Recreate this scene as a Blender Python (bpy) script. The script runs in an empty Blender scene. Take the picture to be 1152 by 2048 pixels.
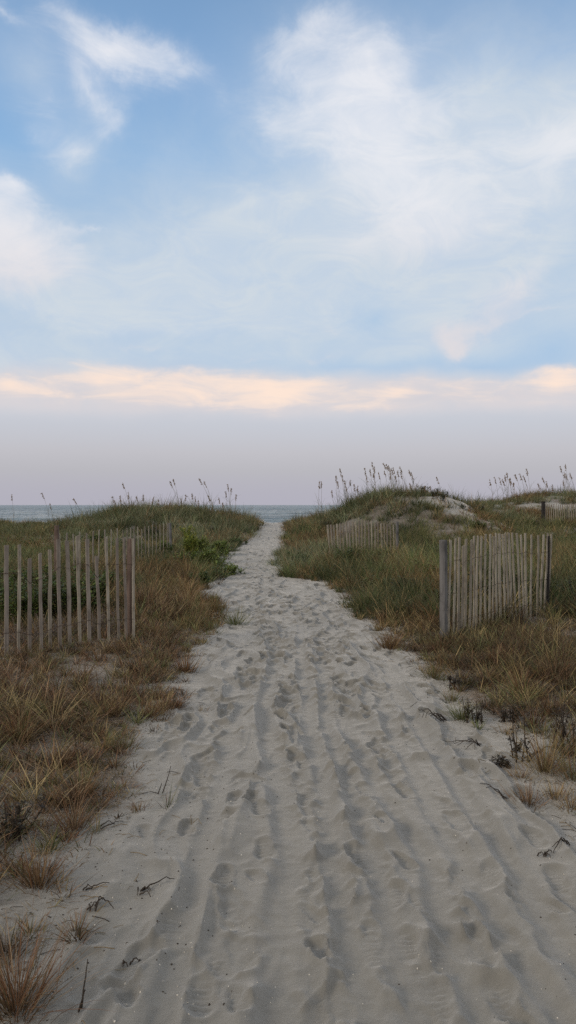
import bpy, math, random
import numpy as np
from mathutils import Vector, Matrix

rng = np.random.default_rng(7)
random.seed(7)
S = bpy.context.scene
COL = S.collection
R = math.radians

# ------------------------------------------------------------------ camera
FPX, HORIZON, CX, CAMZ = 1500.0, 1010.0, 576.0, 1.6
cam = bpy.data.cameras.new("camera")
cam.sensor_fit = 'VERTICAL'; cam.sensor_height = 36.0
cam.lens = 36.0 * FPX / 2048.0
cam.clip_start = 0.05; cam.clip_end = 80000
camo = bpy.data.objects.new("camera", cam); COL.objects.link(camo)
camo.location = (0, 0, CAMZ)
camo.rotation_euler = (R(90) - math.atan((1024 - HORIZON) / FPX), 0, 0)
S.camera = camo
S.view_settings.view_transform = 'Standard'; S.view_settings.look = 'None'
S.view_settings.exposure = 0; S.view_settings.gamma = 1
S.cycles.use_denoising = False; S.cycles.max_bounces = 6; S.cycles.transparent_max_bounces = 8

# ------------------------------------------------------------------ sky
SUN_EL, SUN_AZ = 24.0, -125.0      # azimuth clockwise from +Y (the view): behind and to the left
BG = 0.1


def lin(r, g, b):
    return tuple(((c / 255) / 12.92 if c / 255 <= .04045 else ((c / 255 + .055) / 1.055) ** 2.4) for c in (r, g, b))


def azel(px, py):
    dx, dz = px - CX, HORIZON - py
    return math.atan2(dx, FPX), math.atan2(dz, math.hypot(dx, FPX))


world = bpy.data.worlds.new("World"); S.world = world; world.use_nodes = True
wt = world.node_tree; wt.nodes.clear(); WL = wt.links


def wn(t, **kw):
    n = wt.nodes.new(t)
    for k, v in kw.items():
        setattr(n, k, v)
    return n


def wset(sock, v):
    if isinstance(v, bpy.types.NodeSocket): WL.new(v, sock)
    else: sock.default_value = v


def wm(op, a, b=0.0, c=None, clamp=False):
    n = wn('ShaderNodeMath', operation=op, use_clamp=clamp)
    wset(n.inputs[0], a); wset(n.inputs[1], b)
    if c is not None: wset(n.inputs[2], c)
    return n.outputs[0]


def wmix(f, a, b):
    n = wn('ShaderNodeMix', data_type='RGBA')
    wset(n.inputs[0], f)
    wset(n.inputs[6], a if isinstance(a, bpy.types.NodeSocket) else (*a, 1))
    wset(n.inputs[7], b if isinstance(b, bpy.types.NodeSocket) else (*b, 1))
    return n.outputs[2]


def wss(x, a, b, lo=0.0, hi=1.0):
    n = wn('ShaderNodeMapRange', interpolation_type='SMOOTHSTEP')
    wset(n.inputs[0], x); n.inputs[1].default_value = a; n.inputs[2].default_value = b
    n.inputs[3].default_value = lo; n.inputs[4].default_value = hi
    return n.outputs[0]


tc = wn('ShaderNodeTexCoord')
sep = wn('ShaderNodeSeparateXYZ'); WL.new(tc.outputs['Generated'], sep.inputs[0])
AZ = wm('ARCTAN2', sep.outputs[0], sep.outputs[1])
EL = wm('ARCSINE', sep.outputs[2])


def wnoise(vec, scale, detail=5, rough=.55, dist=0.0, color=False):
    n = wn('ShaderNodeTexNoise'); WL.new(vec, n.inputs['Vector'])
    n.inputs['Scale'].default_value = scale; n.inputs['Detail'].default_value = detail
    n.inputs['Roughness'].default_value = rough; n.inputs['Distortion'].default_value = dist
    return n.outputs['Color' if color else 'Fac']


comb = wn('ShaderNodeCombineXYZ'); WL.new(AZ, comb.inputs[0]); WL.new(EL, comb.inputs[1])
# streak-stretched copy of the direction for wispy detail
stre = wn('ShaderNodeMapping'); WL.new(comb.outputs[0], stre.inputs[0]); stre.inputs['Scale'].default_value = (1, 2.6, 1); stre.inputs['Rotation'].default_value = (0, 0, R(12))
w1 = wnoise(comb.outputs[0], 7, 6, .6, 0, True)
w1b = wn('ShaderNodeVectorMath', operation='SUBTRACT'); WL.new(w1, w1b.inputs[0]); w1b.inputs[1].default_value = (.5, .5, .5)
w1c = wn('ShaderNodeVectorMath', operation='SCALE'); WL.new(w1b.outputs[0], w1c.inputs[0]); w1c.inputs['Scale'].default_value = .10
wv = wn('ShaderNodeVectorMath', operation='ADD'); WL.new(comb.outputs[0], wv.inputs[0]); WL.new(w1c.outputs[0], wv.inputs[1])
WARP = wv.outputs[0]
w1d = wn('ShaderNodeVectorMath', operation='SCALE'); WL.new(w1b.outputs[0], w1d.inputs[0]); w1d.inputs['Scale'].default_value = .035
wv2 = wn('ShaderNodeVectorMath', operation='ADD'); WL.new(comb.outputs[0], wv2.inputs[0]); WL.new(w1d.outputs[0], wv2.inputs[1])
WARP2 = wv2.outputs[0]


def blobs(vec, lst):
    acc = None
    for px, py, sx, sy, rot, w in lst:
        a, e = azel(px, py)
        k = math.cos(math.atan2(abs(HORIZON - py), FPX))
        m = wn('ShaderNodeMapping', vector_type='TEXTURE')
        WL.new(vec, m.inputs[0])
        m.inputs['Location'].default_value = (a, e, 0)
        m.inputs['Rotation'].default_value = (0, 0, R(-rot))
        m.inputs['Scale'].default_value = (1.7 * sx / FPX * k, 1.7 * sy / FPX * k, 1)
        g = wn('ShaderNodeTexGradient', gradient_type='QUADRATIC_SPHERE'); WL.new(m.outputs[0], g.inputs[0])
        g2 = wn('ShaderNodeMath', operation='MULTIPLY_ADD'); WL.new(g.outputs['Fac'], g2.inputs[0]); g2.inputs[1].default_value = w * 1.6
        if acc is None: g2.inputs[2].default_value = 0
        else: WL.new(acc, g2.inputs[2])
        acc = g2.outputs[0]
    return acc


def eltan(py):
    return math.atan2(HORIZON - py, FPX)


nish = wn('ShaderNodeTexSky', sky_type='NISHITA'); nish.sun_disc = False
nish.sun_elevation = R(SUN_EL); nish.sun_rotation = R(SUN_AZ)
nish.air_density = 1.0; nish.dust_density = 1.0; nish.ozone_density = 1.5
K = 1 / BG


def sc(c, k=1.0):
    return tuple(v * K * k for v in lin(*c))


ramp = wn('ShaderNodeValToRGB'); cr = ramp.color_ramp
WL.new(wm('MULTIPLY', EL, 1 / (math.pi / 2), clamp=True), ramp.inputs[0])
stops = [(1010, (200, 214, 224)), (700, (178, 204, 230)), (520, (165, 198, 230)), (330, (142, 187, 231)), (160, (139, 179, 223)), (0, (128, 167, 210))]
for i, (py, c) in enumerate(stops):
    e = cr.elements[i] if i < 2 else cr.elements.new(0.5)
    e.position = max(eltan(py), 0) / (math.pi / 2); e.color = (*lin(*c), 1)
rampk = wn('ShaderNodeVectorMath', operation='SCALE'); WL.new(ramp.outputs[0], rampk.inputs[0]); rampk.inputs['Scale'].default_value = K
base = wmix(.82, nish.outputs[0], rampk.outputs[0])

nz1 = wnoise(stre.outputs[0], 5.0, 7, .6, .6)
nz2 = wnoise(WARP, 14.0, 6, .62, .3)
strw = wn('ShaderNodeMapping'); WL.new(comb.outputs[0], strw.inputs[0]); strw.inputs['Scale'].default_value = (1, 2.2, 1); strw.inputs['Rotation'].default_value = (0, 0, R(28))
nzf = wnoise(strw.outputs[0], 9.5, 11, .66, 1.1)
nz3 = wnoise(stre.outputs[0], 2.2, 4, .5, .4)
# pale veil of high cloud, thick low down and thin high up
veil = wm('MULTIPLY', wss(EL, eltan(260), eltan(600)), 1.0)
diag = blobs(WARP, [(560, 520, 520, 200, 0, .9), (850, 420, 420, 330, 0, .9), (1080, 330, 240, 200, 0, .75),
                    (80, 580, 260, 110, 0, .6), (150, 290, 130, 70, -50, .3), (60, 130, 110, 80, 0, .25), (330, 600, 330, 110, -12, .8)])
veil = wm('MULTIPLY', wm('MAXIMUM', wm('MULTIPLY', veil, .75), diag), wss(nz3, .15, .75, .55, 1.25), clamp=True)
veil = wm('MULTIPLY', veil, .95)
c = wmix(veil, base, wmix(wss(nzf, .3, .7), sc((195, 210, 227)), sc((209, 218, 226))))
# bluer gaps under the veil
gaps = blobs(WARP2, [(1110, 700, 120, 60, 0, .55), (745, 640, 70, 50, 0, .5), (700, 735, 260, 22, 0, .45), (960, 735, 200, 24, 0, .55), (330, 738, 130, 20, 0, .3)])
c = wmix(wm('MULTIPLY', gaps, .8, clamp=True), c, sc((166, 196, 226)))
# white cirrus
W = blobs(WARP, [(10, 38, 95, 26, 12, .45), (150, 45, 115, 46, 14, .62), (250, 82, 105, 50, 14, .66), (350, 105, 95, 44, 6, .55), (270, 135, 80, 60, 0, .45), (200, 90, 200, 90, 15, .28),
                 (190, 165, 95, 34, 52, .4), (235, 225, 70, 32, 30, .36), (150, 285, 100, 50, -30, .4), (110, 200, 110, 90, 0, .3), (440, 200, 120, 60, 20, .3), (60, 250, 90, 60, 0, .25),
                 (-30, 450, 150, 105, 25, 2.4), (20, 360, 45, 20, 20, .6), (60, 520, 110, 50, 0, .8), (180, 462, 70, 9, -10, .5),
                 (720, 130, 190, 100, 15, .8), (700, 190, 120, 100, 0, .7), (740, 270, 150, 100, 20, .75), (820, 310, 150, 130, 0, .7), (830, 400, 140, 100, 0, .5), (600, 260, 120, 60, 0, .4),
                 (590, 160, 110, 50, 20, .6), (650, 70, 110, 40, -25, .5), (900, 220, 90, 70, 0, .35), (870, 60, 160, 40, -20, .2), (540, 230, 60, 40, 20, .3),
                 (1120, 300, 140, 100, -20, .6), (980, 310, 200, 80, -15, .45), (1000, 420, 240, 90, 0, .35), (560, 400, 260, 110, 0, .25), (850, 480, 200, 80, 0, .35),
                 (1010, 590, 90, 50, -10, .5), (965, 648, 130, 34, -15, .9), (890, 672, 50, 34, 10, 1.1), (906, 708, 34, 30, 40, 1.2), (1040, 560, 90, 40, -20, .5), (700, 480, 200, 60, 0, .22),
                 (265, 710, 80, 9, 4, .45), (500, 722, 60, 9, 0, .4), (660, 660, 60, 12, 5, .35), (650, 715, 80, 14, -4, .4), (1100, 628, 90, 9, -4, .3)])
soft = wm('MULTIPLY', W, wm('MULTIPLY_ADD', nz1, .7, .12))
Wc = wm('MINIMUM', W, 1.1)
edge_ = wm('MULTIPLY_ADD', wm('SUBTRACT', nzf, .5), 3.6, Wc)
crisp = wm('MULTIPLY', wss(edge_, .0, 1.9), wss(W, .0, .7))
Wf = wm('ADD', wm('MULTIPLY', wss(soft, 0, 1.0), .62), wm('MULTIPLY', crisp, .36), clamp=True)
c = wmix(Wf, c, wmix(wss(EL, eltan(720), eltan(350)), sc((226, 220, 222)), sc((236, 237, 242))))
# grey cloud added outside what the lens sees, to make the skylight less blue
c = wmix(wm('MULTIPLY', wss(nz1, .2, .6, .7, 1), wss(wm('ABSOLUTE', AZ), .5, 1.3)), c, sc((212, 206, 200), 1.0))
c = wmix(wm('MULTIPLY', wss(nz1, .2, .6, .6, 1), wss(EL, .66, .95)), c, sc((204, 205, 208)))
# haze bank over the sea
hr = wn('ShaderNodeValToRGB'); WL.new(wss(EL, 0, eltan(800)), hr.inputs[0])
hs = [(0, (178, 176, 188)), (.25, (185, 184, 190)), (.5, (193, 192, 198)), (.75, (197, 199, 208)), (1, (200, 205, 215))]
for i, (p, col) in enumerate(hs):
    e = hr.color_ramp.elements[i] if i < 2 else hr.color_ramp.elements.new(.5)
    e.position = p; e.color = (*lin(*col), 1)
hrk = wn('ShaderNodeVectorMath', operation='SCALE'); WL.new(hr.outputs[0], hrk.inputs[0]); hrk.inputs['Scale'].default_value = K
elw = wm('ADD', EL, wm('MULTIPLY_ADD', nz1, .05, -.025))
c = wmix(wss(elw, eltan(745), eltan(850)), c, hrk.outputs[0])
# sunlit tops of the cloud bank
P = blobs(WARP2, [(200, 762, 110, 32.5, 6, 1.1), (255, 745, 80, 17.5, 8, .5), (100, 790, 90, 27.5, 4, .5), (390, 785, 130, 45, 3, .8), (440, 760, 110, 22.5, 0, .4),
                  (560, 796, 120, 42.5, 3, 1.0), (500, 780, 110, 30, 0, .5), (620, 770, 80, 22.5, 0, .5), (5, 770, 90, 32.5, 0, .75), (790, 790, 130, 32.5, 0, .85), (850, 765, 80, 17.5, 0, .55), (730, 815, 130, 12.5, 0, .35),
                  (975, 763, 60, 10, 0, .5), (960, 790, 90, 27.5, 0, .35), (1110, 770, 80, 37.5, 0, .95), (1140, 745, 60, 15, 0, .5),
                  (350, 785, 120, 52.5, 0, .15)])
P0 = blobs(WARP2, [(300, 790, 480, 56, 0, .9), (850, 795, 480, 50, 0, .8), (1150, 785, 200, 46, 0, .4), (0, 785, 200, 40, 0, .4)])
c = wmix(wm('MULTIPLY', wm('MULTIPLY', wss(P0, .0, .9), wss(nz2, .1, .6, .5, 1)), wss(elw, eltan(862), eltan(815), 0, .72)), c, sc((221, 213, 214)))
farP = wm('MULTIPLY', wss(wm('ABSOLUTE', AZ), .42, .55), wss(wm('ABSOLUTE', wm('SUBTRACT', EL, eltan(780))), .035, 0))
strp = wn('ShaderNodeMapping'); WL.new(comb.outputs[0], strp.inputs[0]); strp.inputs['Scale'].default_value = (1, 4.2, 1); strp.inputs['Rotation'].default_value = (0, 0, R(3))
nzp = wnoise(strp.outputs[0], 11.0, 9, .6, .6)
Pw = wm('ADD', P, wm('MULTIPLY', farP, .7))
Pn = wm('MULTIPLY', wm('MULTIPLY_ADD', wm('SUBTRACT', nzp, .5), 3.4, wm('MULTIPLY', Pw, 1.0)), wss(Pw, .0, .45))
Pf = wm('MULTIPLY', wss(Pn, .0, 2.0, 0, .95), wss(elw, eltan(852), eltan(812)))
c = wmix(Pf, c, wmix(wss(Pn, .2, 1.1), sc((236, 220, 214)), sc((255, 231, 214))))
bgn = wn('ShaderNodeBackground'); WL.new(c, bgn.inputs[0]); bgn.inputs[1].default_value = BG
wo = wn('ShaderNodeOutputWorld'); WL.new(bgn.outputs[0], wo.inputs[0])

# ------------------------------------------------------------------ sun
sun = bpy.data.lights.new("sun", 'SUN'); sun.energy = 1.2; sun.angle = R(16); sun.color = (1.0, .84, .66)
suno = bpy.data.objects.new("sun", sun); COL.objects.link(suno)
el, az = R(SUN_EL), R(SUN_AZ)
sd = Vector((math.sin(az) * math.cos(el), math.cos(az) * math.cos(el), math.sin(el)))
suno.rotation_euler = sd.to_track_quat('Z', 'Y').to_euler()
suno.location = sd * 50


# ------------------------------------------------------------------ numeric noise
def _hash(ix, iy, seed):
    n = (ix.astype(np.int64) * 374761393 + iy.astype(np.int64) * 668265263 + seed * 1442695041) & 0xffffffff
    n = ((n ^ (n >> 13)) * 1274126177) & 0xffffffff
    return ((n ^ (n >> 16)) & 0xffff) / 65535.0


def vnoise(x, y, seed=0):
    ix = np.floor(x); iy = np.floor(y); fx = x - ix; fy = y - iy
    fx = fx * fx * fx * (fx * (fx * 6 - 15) + 10); fy = fy * fy * fy * (fy * (fy * 6 - 15) + 10)
    a = _hash(ix, iy, seed); b = _hash(ix + 1, iy, seed); c_ = _hash(ix, iy + 1, seed); d = _hash(ix + 1, iy + 1, seed)
    return (a + (b - a) * fx) * (1 - fy) + (c_ + (d - c_) * fx) * fy


def fbm(x, y, seed=0, octv=4, rough=.5):
    s = np.zeros(np.broadcast(x, y).shape); amp = 1.0; tot = 0
    for o in range(octv):
        s = s + amp * (vnoise(x * 2 ** o + 17.3 * o, y * 2 ** o - 9.1 * o, seed + o) * 2 - 1); tot += amp; amp *= rough
    return s / tot


def ss(a, b, x):
    t = np.clip((x - a) / (b - a), 0, 1)
    return t * t * (3 - 2 * t)


# ------------------------------------------------------------------ terrain
DUNES = [(-7.6, 36, .66, 2.0, 4), (-4.2, 36.5, .50, 2.0, 4), (-13.5, 42, -.32, 3.2, 8), (4.9, 33, 1.35, 1.9, 3.5), (7.4, 34, .72, 1.4, 3.2), (3.0, 34, .38, 1.2, 3),
         (10.5, 40, .9, 3, 4), (15.5, 44, 1.15, 2.4, 4), (-27, 40, 1.0, 3.5, 5), (26, 42, 1.4, 6, 5), (19.5, 34, .5, 3, 5)]


def macro(x, y):
    x = np.asarray(x, float); y = np.asarray(y, float)
    z = .5 * ss(20, 42, y)
    for cx, cy, a, sx, sy in DUNES:
        z = z + a * np.exp(-((x - cx) / sx) ** 2 / 2 - ((y - cy) / sy) ** 2 / 2)
    cr_ = 46 + 1.5 * np.sin(x * .31)
    drop = ss(0, 14, y - cr_ - 0.0)
    z = z * (1 - drop) + (-.35) * drop
    z = z - 2.6 * ss(55, 150, y)
    return z


def px2w(px, py):
    """where the sight line through a picture point meets the ground"""
    dx, dz = (px - CX) / FPX, (HORIZON - py) / FPX
    t = 1.0
    prev = 1.0
    while t < 130:
        if CAMZ + dz * t < float(macro(dx * t, t)):
            lo, hi = prev, t
            for _ in range(18):
                m = (lo + hi) / 2
                if CAMZ + dz * m < float(macro(dx * m, m)): hi = m
                else: lo = m
            return dx * hi, hi
        prev = t; t *= 1.02
    return dx * 40, 40.0


LE = [(60, 2048), (120, 1960), (150, 1840), (200, 1760), (235, 1690), (320, 1620), (335, 1560), (300, 1500), (330, 1450), (395, 1400), (400, 1340), (425, 1290),
      (440, 1255), (455, 1215), (418, 1185), (440, 1160), (462, 1130), (452, 1112), (497, 1082), (528, 1058)]
RE = [(1500, 2048), (1270, 1750), (1150, 1640), (1040, 1570), (985, 1490), (900, 1425), (860, 1368), (778, 1292), (758, 1255), (700, 1238), (690, 1205), (655, 1170),
      (556, 1153), (548, 1120), (566, 1085), (566, 1062)]
le = np.array([px2w(*p) for p in LE]); rei = np.array([px2w(*p) for p in RE])
le = le[np.argsort(le[:, 1])]; rei = rei[np.argsort(rei[:, 1])]


def xl(y): return np.interp(y, np.append(le[:, 1], [43, 60, 80]), np.append(le[:, 0], [-1.35, -3, -40]))
def xr(y): return np.interp(y, np.append(rei[:, 1], [43, 60, 80]), np.append(rei[:, 0], [-.25, 2, 40]))


def outside(x, y):
    """metres outside the bare path (negative on it)"""
    n = .10 * fbm(x * 2.2, y * 2.2, 91, 3) * np.clip(y / 6, .6, 3)
    return np.maximum(xl(y) - x, x - xr(y)) + n


def bare_dune(x, y):
    """1 where the dune face or the beach is bare sand"""
    n = fbm(x * 1.1, y * .9, 55, 3)
    a = .85 * ss(1.25, .6, ((x - 7.0) / 1.35) ** 2 + ((y - 32.0) / 1.8) ** 2 + n * 1.3)
    b = ss(1.2, .8, ((x - 9.3) / 1.4) ** 2 + ((y - 37.0) / 2.2) ** 2 + n * .9) * .85
    c_ = .9 * ss(1.2, .8, ((x - 12.8) / 2.2) ** 2 + ((y - 38.5) / 1.6) ** 2 + n * 1.0)
    d = ss(47.5, 50, y + n)
    return np.maximum.reduce([a, b, c_, d])


def sub(x, y):
    """terrain without the footprints"""
    o = outside(x, y)
    z = macro(x, y)
    side = ss(0.0, 1.4, o)
    z = z + side * (.07 + .10 * fbm(x * .5, y * .5, 3, 3) + .035 * fbm(x * 2.3, y * 2.3, 8, 3))
    z = z + .03 * fbm(x * .6, y * .35, 5, 2) * ss(-.05, -.6, o)
    return z


gx = [0.0]; st = .0105
while gx[-1] < 900:
    a = gx[-1]
    s_ = st if a < 1.9 else st * (1 + (a - 1.9) * .85)
    gx.append(a + s_)
gx = np.array(gx); GX = np.concatenate([-gx[::-1][:-1], gx]) + .1
gy = [1.9]
while gy[-1] < 230:
    a = gy[-1]; gy.append(a + max(.0105, .0022 * a if a < 20 else .0022 * a + (a - 20) * .006))
gyb = [1.9]
while gyb[-1] > -300:
    a = gyb[-1]; gyb.append(a - (.02 + (1.9 - a) * .08))
GY = np.concatenate([np.array(gyb[::-1][:-1]), np.array(gy)])
X, Y = np.meshgrid(GX, GY)
Z0 = sub(X, Y)
O = outside(X, Y)
onp = ss(.25, -.15, O) * ss(.5, 1.6, Y)
det = np.zeros_like(X)
# churned sand: ridges drawn out along the walking direction
wx = X + .10 * fbm(X * 3, Y * 1.4, 21, 2); wy = Y + .2 * fbm(X * 2, Y * 2, 24, 2)
r1 = 1 - np.abs(fbm(wx * 4.4, wy * .95, 31, 2)) * 2.6
r2 = 1 - np.abs(fbm(wx * 8.5, wy * 2.2, 41, 2)) * 2.4
det += .029 * np.clip(r1, -.3, 1) ** 2 * np.sign(r1) + .010 * np.clip(r2, -.3, 1) ** 2 * np.sign(r2) + .012 * fbm(wx * 6, wy * 1.8, 61, 3)


def stamp(cx, cy, ang, L, Wd, dep, tread):
    i0, i1 = np.searchsorted(GX, [cx - .28, cx + .28]); j0, j1 = np.searchsorted(GY, [cy - .28, cy + .28])
    if i1 - i0 < 3 or j1 - j0 < 3: return
    xx = X[j0:j1, i0:i1] - cx; yy = Y[j0:j1, i0:i1] - cy
    u = (xx * math.sin(ang) + yy * math.cos(ang)) / (L / 2); v = (xx * math.cos(ang) - yy * math.sin(ang))
    wd = Wd / 2 * (1.0 + .22 * np.clip(u, -1, 1) - .22 * np.exp(-((u + .1) / .3) ** 2))
    r = np.sqrt(np.abs(u) ** 2.4 + np.abs(v / wd) ** 2.4 + 1e-6)
    r = r + .10 * fbm(xx * 14 + cx * 7, yy * 14 + cy * 5, 71, 2)
    w = ss(1.2, .65, r)
    tr = .0030 * np.sin(u * L / 2 * 380) * ss(.9, .6, r) if tread else 0
    d0 = det[j0:j1, i0:i1]
    det[j0:j1, i0:i1] = d0 * (1 - .65 * w) - dep * w * (1 + .25 * u) + .5 * dep * np.exp(-((r - 1.2) / .16) ** 2) + tr * w


for k in range(1150):
    cy = 2.0 + 24 * rng.random() ** 1.35
    a, b = float(xl(cy)), float(xr(cy))
    a = max(a, -2.2); b = min(b, 2.2)
    cx = a + (b - a) * np.clip(rng.normal(.52, .24), .03, .97)
    L = rng.uniform(.15, .27)
    stamp(cx, cy, rng.normal(0, .3) + (math.pi if rng.random() < .5 else 0), L, L * rng.uniform(.38, .5), rng.uniform(.004, .0125), rng.random() < .55)


def track(pts, wid, dep, ridge, rough=1.0):
    p = np.array([px2w(*q) for q in pts]); p = p[np.argsort(p[:, 1])]
    xc = np.interp(Y, p[:, 1], p[:, 0]) + .025 * fbm(Y * 2.0, Y * 0 + wid * 50, 77, 3) * rough
    s = X - xc
    env = ss(p[0, 1] - .4, p[0, 1] + .1, Y) * ss(p[-1, 1] + 1.2, p[-1, 1] - .6, Y)
    if pts[0][1] > 2000 or pts[-1][1] > 2000: env = ss(p[-1, 1] + 1.2, p[-1, 1] - .6, Y)
    w = np.exp(-(s / wid) ** 4) * env
    m = .7 + .45 * fbm(X * 2, Y * 3, 79, 2)
    det[:] = det * (1 - .85 * w) - dep * w + env * m * ridge * (np.exp(-((s + wid * 1.35) / .038) ** 2) + .6 * np.exp(-((s - wid * 1.35) / .034) ** 2))


track([(800, 1395), (835, 1450), (885, 1530), (955, 1640), (1020, 1735), (1095, 1850), (1180, 1960)], .055, .010, .016, .6)
track([(700, 1470), (745, 1560), (800, 1650), (860, 1740), (880, 1830), (915, 1930), (960, 2048)], .05, .007, .021)
track([(548, 1330), (530, 1420), (540, 1520), (560, 1620), (575, 1740), (560, 1870), (560, 2048)], .06, .005, .024)
track([(600, 1250), (605, 1350), (625, 1470), (650, 1620), (665, 1760), (700, 1900), (740, 2048)], .05, .005, .016)
track([(760, 1400), (800, 1500), (870, 1640), (960, 1790), (1030, 1900), (1120, 2048)], .05, .005, .016)
track([(640, 1340), (655, 1450), (690, 1560), (735, 1690), (770, 1800), (790, 1920), (830, 2048)], .045, .006, .020)
track([(480, 1420), (440, 1560), (410, 1690), (375, 1850), (330, 2048)], .05, .004, .012)
det += .0022 * fbm(X * 22, Y * 22, 88, 2)
edge = .007 * fbm(X * 9, Y * 9, 93, 3) * ss(-.2, .3, O)
Z = Z0 + det * onp * (1.0 + .45 * ss(2.8, 6, Y) - .35 * ss(9, 18, Y)) + edge * ss(0, 2, Y) * ss(60, 30, Y)
# wind ripples on the bare dune faces
BD = bare_dune(X, Y)
Z = Z + BD * .03 * fbm(X * 1.6, Y * 1.6, 97, 3)
NY, NX = X.shape


def gz(x, y):
    """height of the finished ground mesh"""
    x = np.asarray(x, float); y = np.asarray(y, float)
    i = np.clip(np.searchsorted(GX, x) - 1, 0, NX - 2); j = np.clip(np.searchsorted(GY, y) - 1, 0, NY - 2)
    fx = np.clip((x - GX[i]) / (GX[i + 1] - GX[i]), 0, 1); fy = np.clip((y - GY[j]) / (GY[j + 1] - GY[j]), 0, 1)
    return (Z[j, i] * (1 - fx) + Z[j, i + 1] * fx) * (1 - fy) + (Z[j + 1, i] * (1 - fx) + Z[j + 1, i + 1] * fx) * fy


# ------------------------------------------------------------------ materials
def new_mat(name):
    m = bpy.data.materials.new(name); m.use_nodes = True
    nt = m.node_tree; nt.nodes.clear()
    out = nt.nodes.new('ShaderNodeOutputMaterial')
    return m, nt, out


def N(nt, t, ins=None, **kw):
    n = nt.nodes.new(t)
    for k, v in kw.items(): setattr(n, k, v)
    for k, v in (ins or {}).items():
        if isinstance(v, bpy.types.NodeSocket): nt.links.new(v, n.inputs[k])
        else: n.inputs[k].default_value = v
    return n


def mixc(nt, f, a, b, mode='MIX'):
    n = nt.nodes.new('ShaderNodeMix'); n.data_type = 'RGBA'; n.blend_type = mode
    for i, v in ((0, f), (6, a), (7, b)):
        if isinstance(v, bpy.types.NodeSocket): nt.links.new(v, n.inputs[i])
        else: n.inputs[i].default_value = (*v, 1) if isinstance(v, tuple) and len(v) == 3 else v
    return n.outputs[2]


def mrange(nt, v, a, b, lo=0.0, hi=1.0):
    n = N(nt, 'ShaderNodeMapRange', {0: v, 1: a, 2: b, 3: lo, 4: hi}, interpolation_type='SMOOTHSTEP')
    return n.outputs[0]


# sand with shell grit, and leaf litter where plants grow
m_sand, nt, out = new_mat("sand")
geo = N(nt, 'ShaderNodeNewGeometry')
P_ = geo.outputs['Position']
cov = N(nt, 'ShaderNodeAttribute', attribute_name='cover').outputs['Fac']
n_big = N(nt, 'ShaderNodeTexNoise', {'Vector': P_, 'Scale': 1.3, 'Detail': 4}).outputs['Fac']
n_mid = N(nt, 'ShaderNodeTexNoise', {'Vector': P_, 'Scale': 9.0, 'Detail': 6, 'Roughness': .6}).outputs['Fac']
n_gr = N(nt, 'ShaderNodeTexNoise', {'Vector': P_, 'Scale': 330.0, 'Detail': 3, 'Roughness': .8}).outputs['Fac']
n_gr2 = N(nt, 'ShaderNodeTexNoise', {'Vector': P_, 'Scale': 90.0, 'Detail': 4, 'Roughness': .7}).outputs['Fac']
col = mixc(nt, mrange(nt, n_big, .3, .7), (.200, .199, .184), (.232, .228, .207))
col = mixc(nt, mrange(nt, n_mid, .35, .7, 0, .7), col, (.178, .177, .166))
col = mixc(nt, mrange(nt, n_gr, .3, .7, 0, .5), col, (.30, .285, .25))
col = mixc(nt, mrange(nt, n_gr, .64, .74, 0, .8), col, (.10, .09, .075))
vor = N(nt, 'ShaderNodeTexVoronoi', {'Vector': P_, 'Scale': 42.0, 'Randomness': 1.0})
col = mixc(nt, mrange(nt, vor.outputs['Distance'], .13, .07, 0, .45), col, (.17, .15, .125))
litn = N(nt, 'ShaderNodeTexNoise', {'Vector': P_, 'Scale': 26.0, 'Detail': 6, 'Roughness': .7}).outputs['Fac']
lit_c = mixc(nt, mrange(nt, litn, .35, .65), (.045, .033, .02), (.13, .095, .06))
lit_c = mixc(nt, mrange(nt, n_gr2, .55, .62, 0, .8), lit_c, (.24, .19, .13))
cf = N(nt, 'ShaderNodeMath', {0: cov, 1: N(nt, 'ShaderNodeMath', {0: litn, 1: .9, 2: -.45}, operation='MULTIPLY_ADD').outputs[0]}, operation='ADD').outputs[0]
col = mixc(nt, mrange(nt, cf, .25, .75), col, lit_c)
bmp = N(nt, 'ShaderNodeBump', {'Strength': .55, 'Distance': .004, 'Height': N(nt, 'ShaderNodeMath', {0: n_gr, 1: n_gr2}, operation='ADD').outputs[0]})
bmp2 = N(nt, 'ShaderNodeBump', {'Strength': .35, 'Distance': .02, 'Height': n_mid, 'Normal': bmp.outputs[0]})
bs = N(nt, 'ShaderNodeBsdfPrincipled', {'Base Color': col, 'Roughness': .85, 'Specular IOR Level': .35, 'Normal': bmp2.outputs[0],
                                        'Sheen Weight': .5, 'Sheen Roughness': .4, 'Diffuse Roughness': .6})
nt.links.new(bs.outputs[0], out.inputs[0])

# sea
m_sea, nt, out = new_mat("sea_water")
P_ = N(nt, 'ShaderNodeNewGeometry').outputs['Position']
mp = N(nt, 'ShaderNodeMapping', {'Vector': P_, 'Scale': (.10, .30, 1)}).outputs[0]
wv1 = N(nt, 'ShaderNodeTexNoise', {'Vector': mp, 'Scale': 1.0, 'Detail': 5, 'Roughness': .6, 'Distortion': .4}).outputs['Fac']
mp2 = N(nt, 'ShaderNodeMapping', {'Vector': P_, 'Scale': (.45, 1.2, 1)}).outputs[0]
wv2_ = N(nt, 'ShaderNodeTexNoise', {'Vector': mp2, 'Scale': 1.0, 'Detail': 5, 'Roughness': .65}).outputs['Fac']
b1 = N(nt, 'ShaderNodeBump', {'Strength': 1.0, 'Distance': 2.2, 'Height': wv1})
b2 = N(nt, 'ShaderNodeBump', {'Strength': 1.0, 'Distance': .7, 'Height': wv2_, 'Normal': b1.outputs[0]})
pz = N(nt, 'ShaderNodeSeparateXYZ', {0: P_}).outputs[2]
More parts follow.
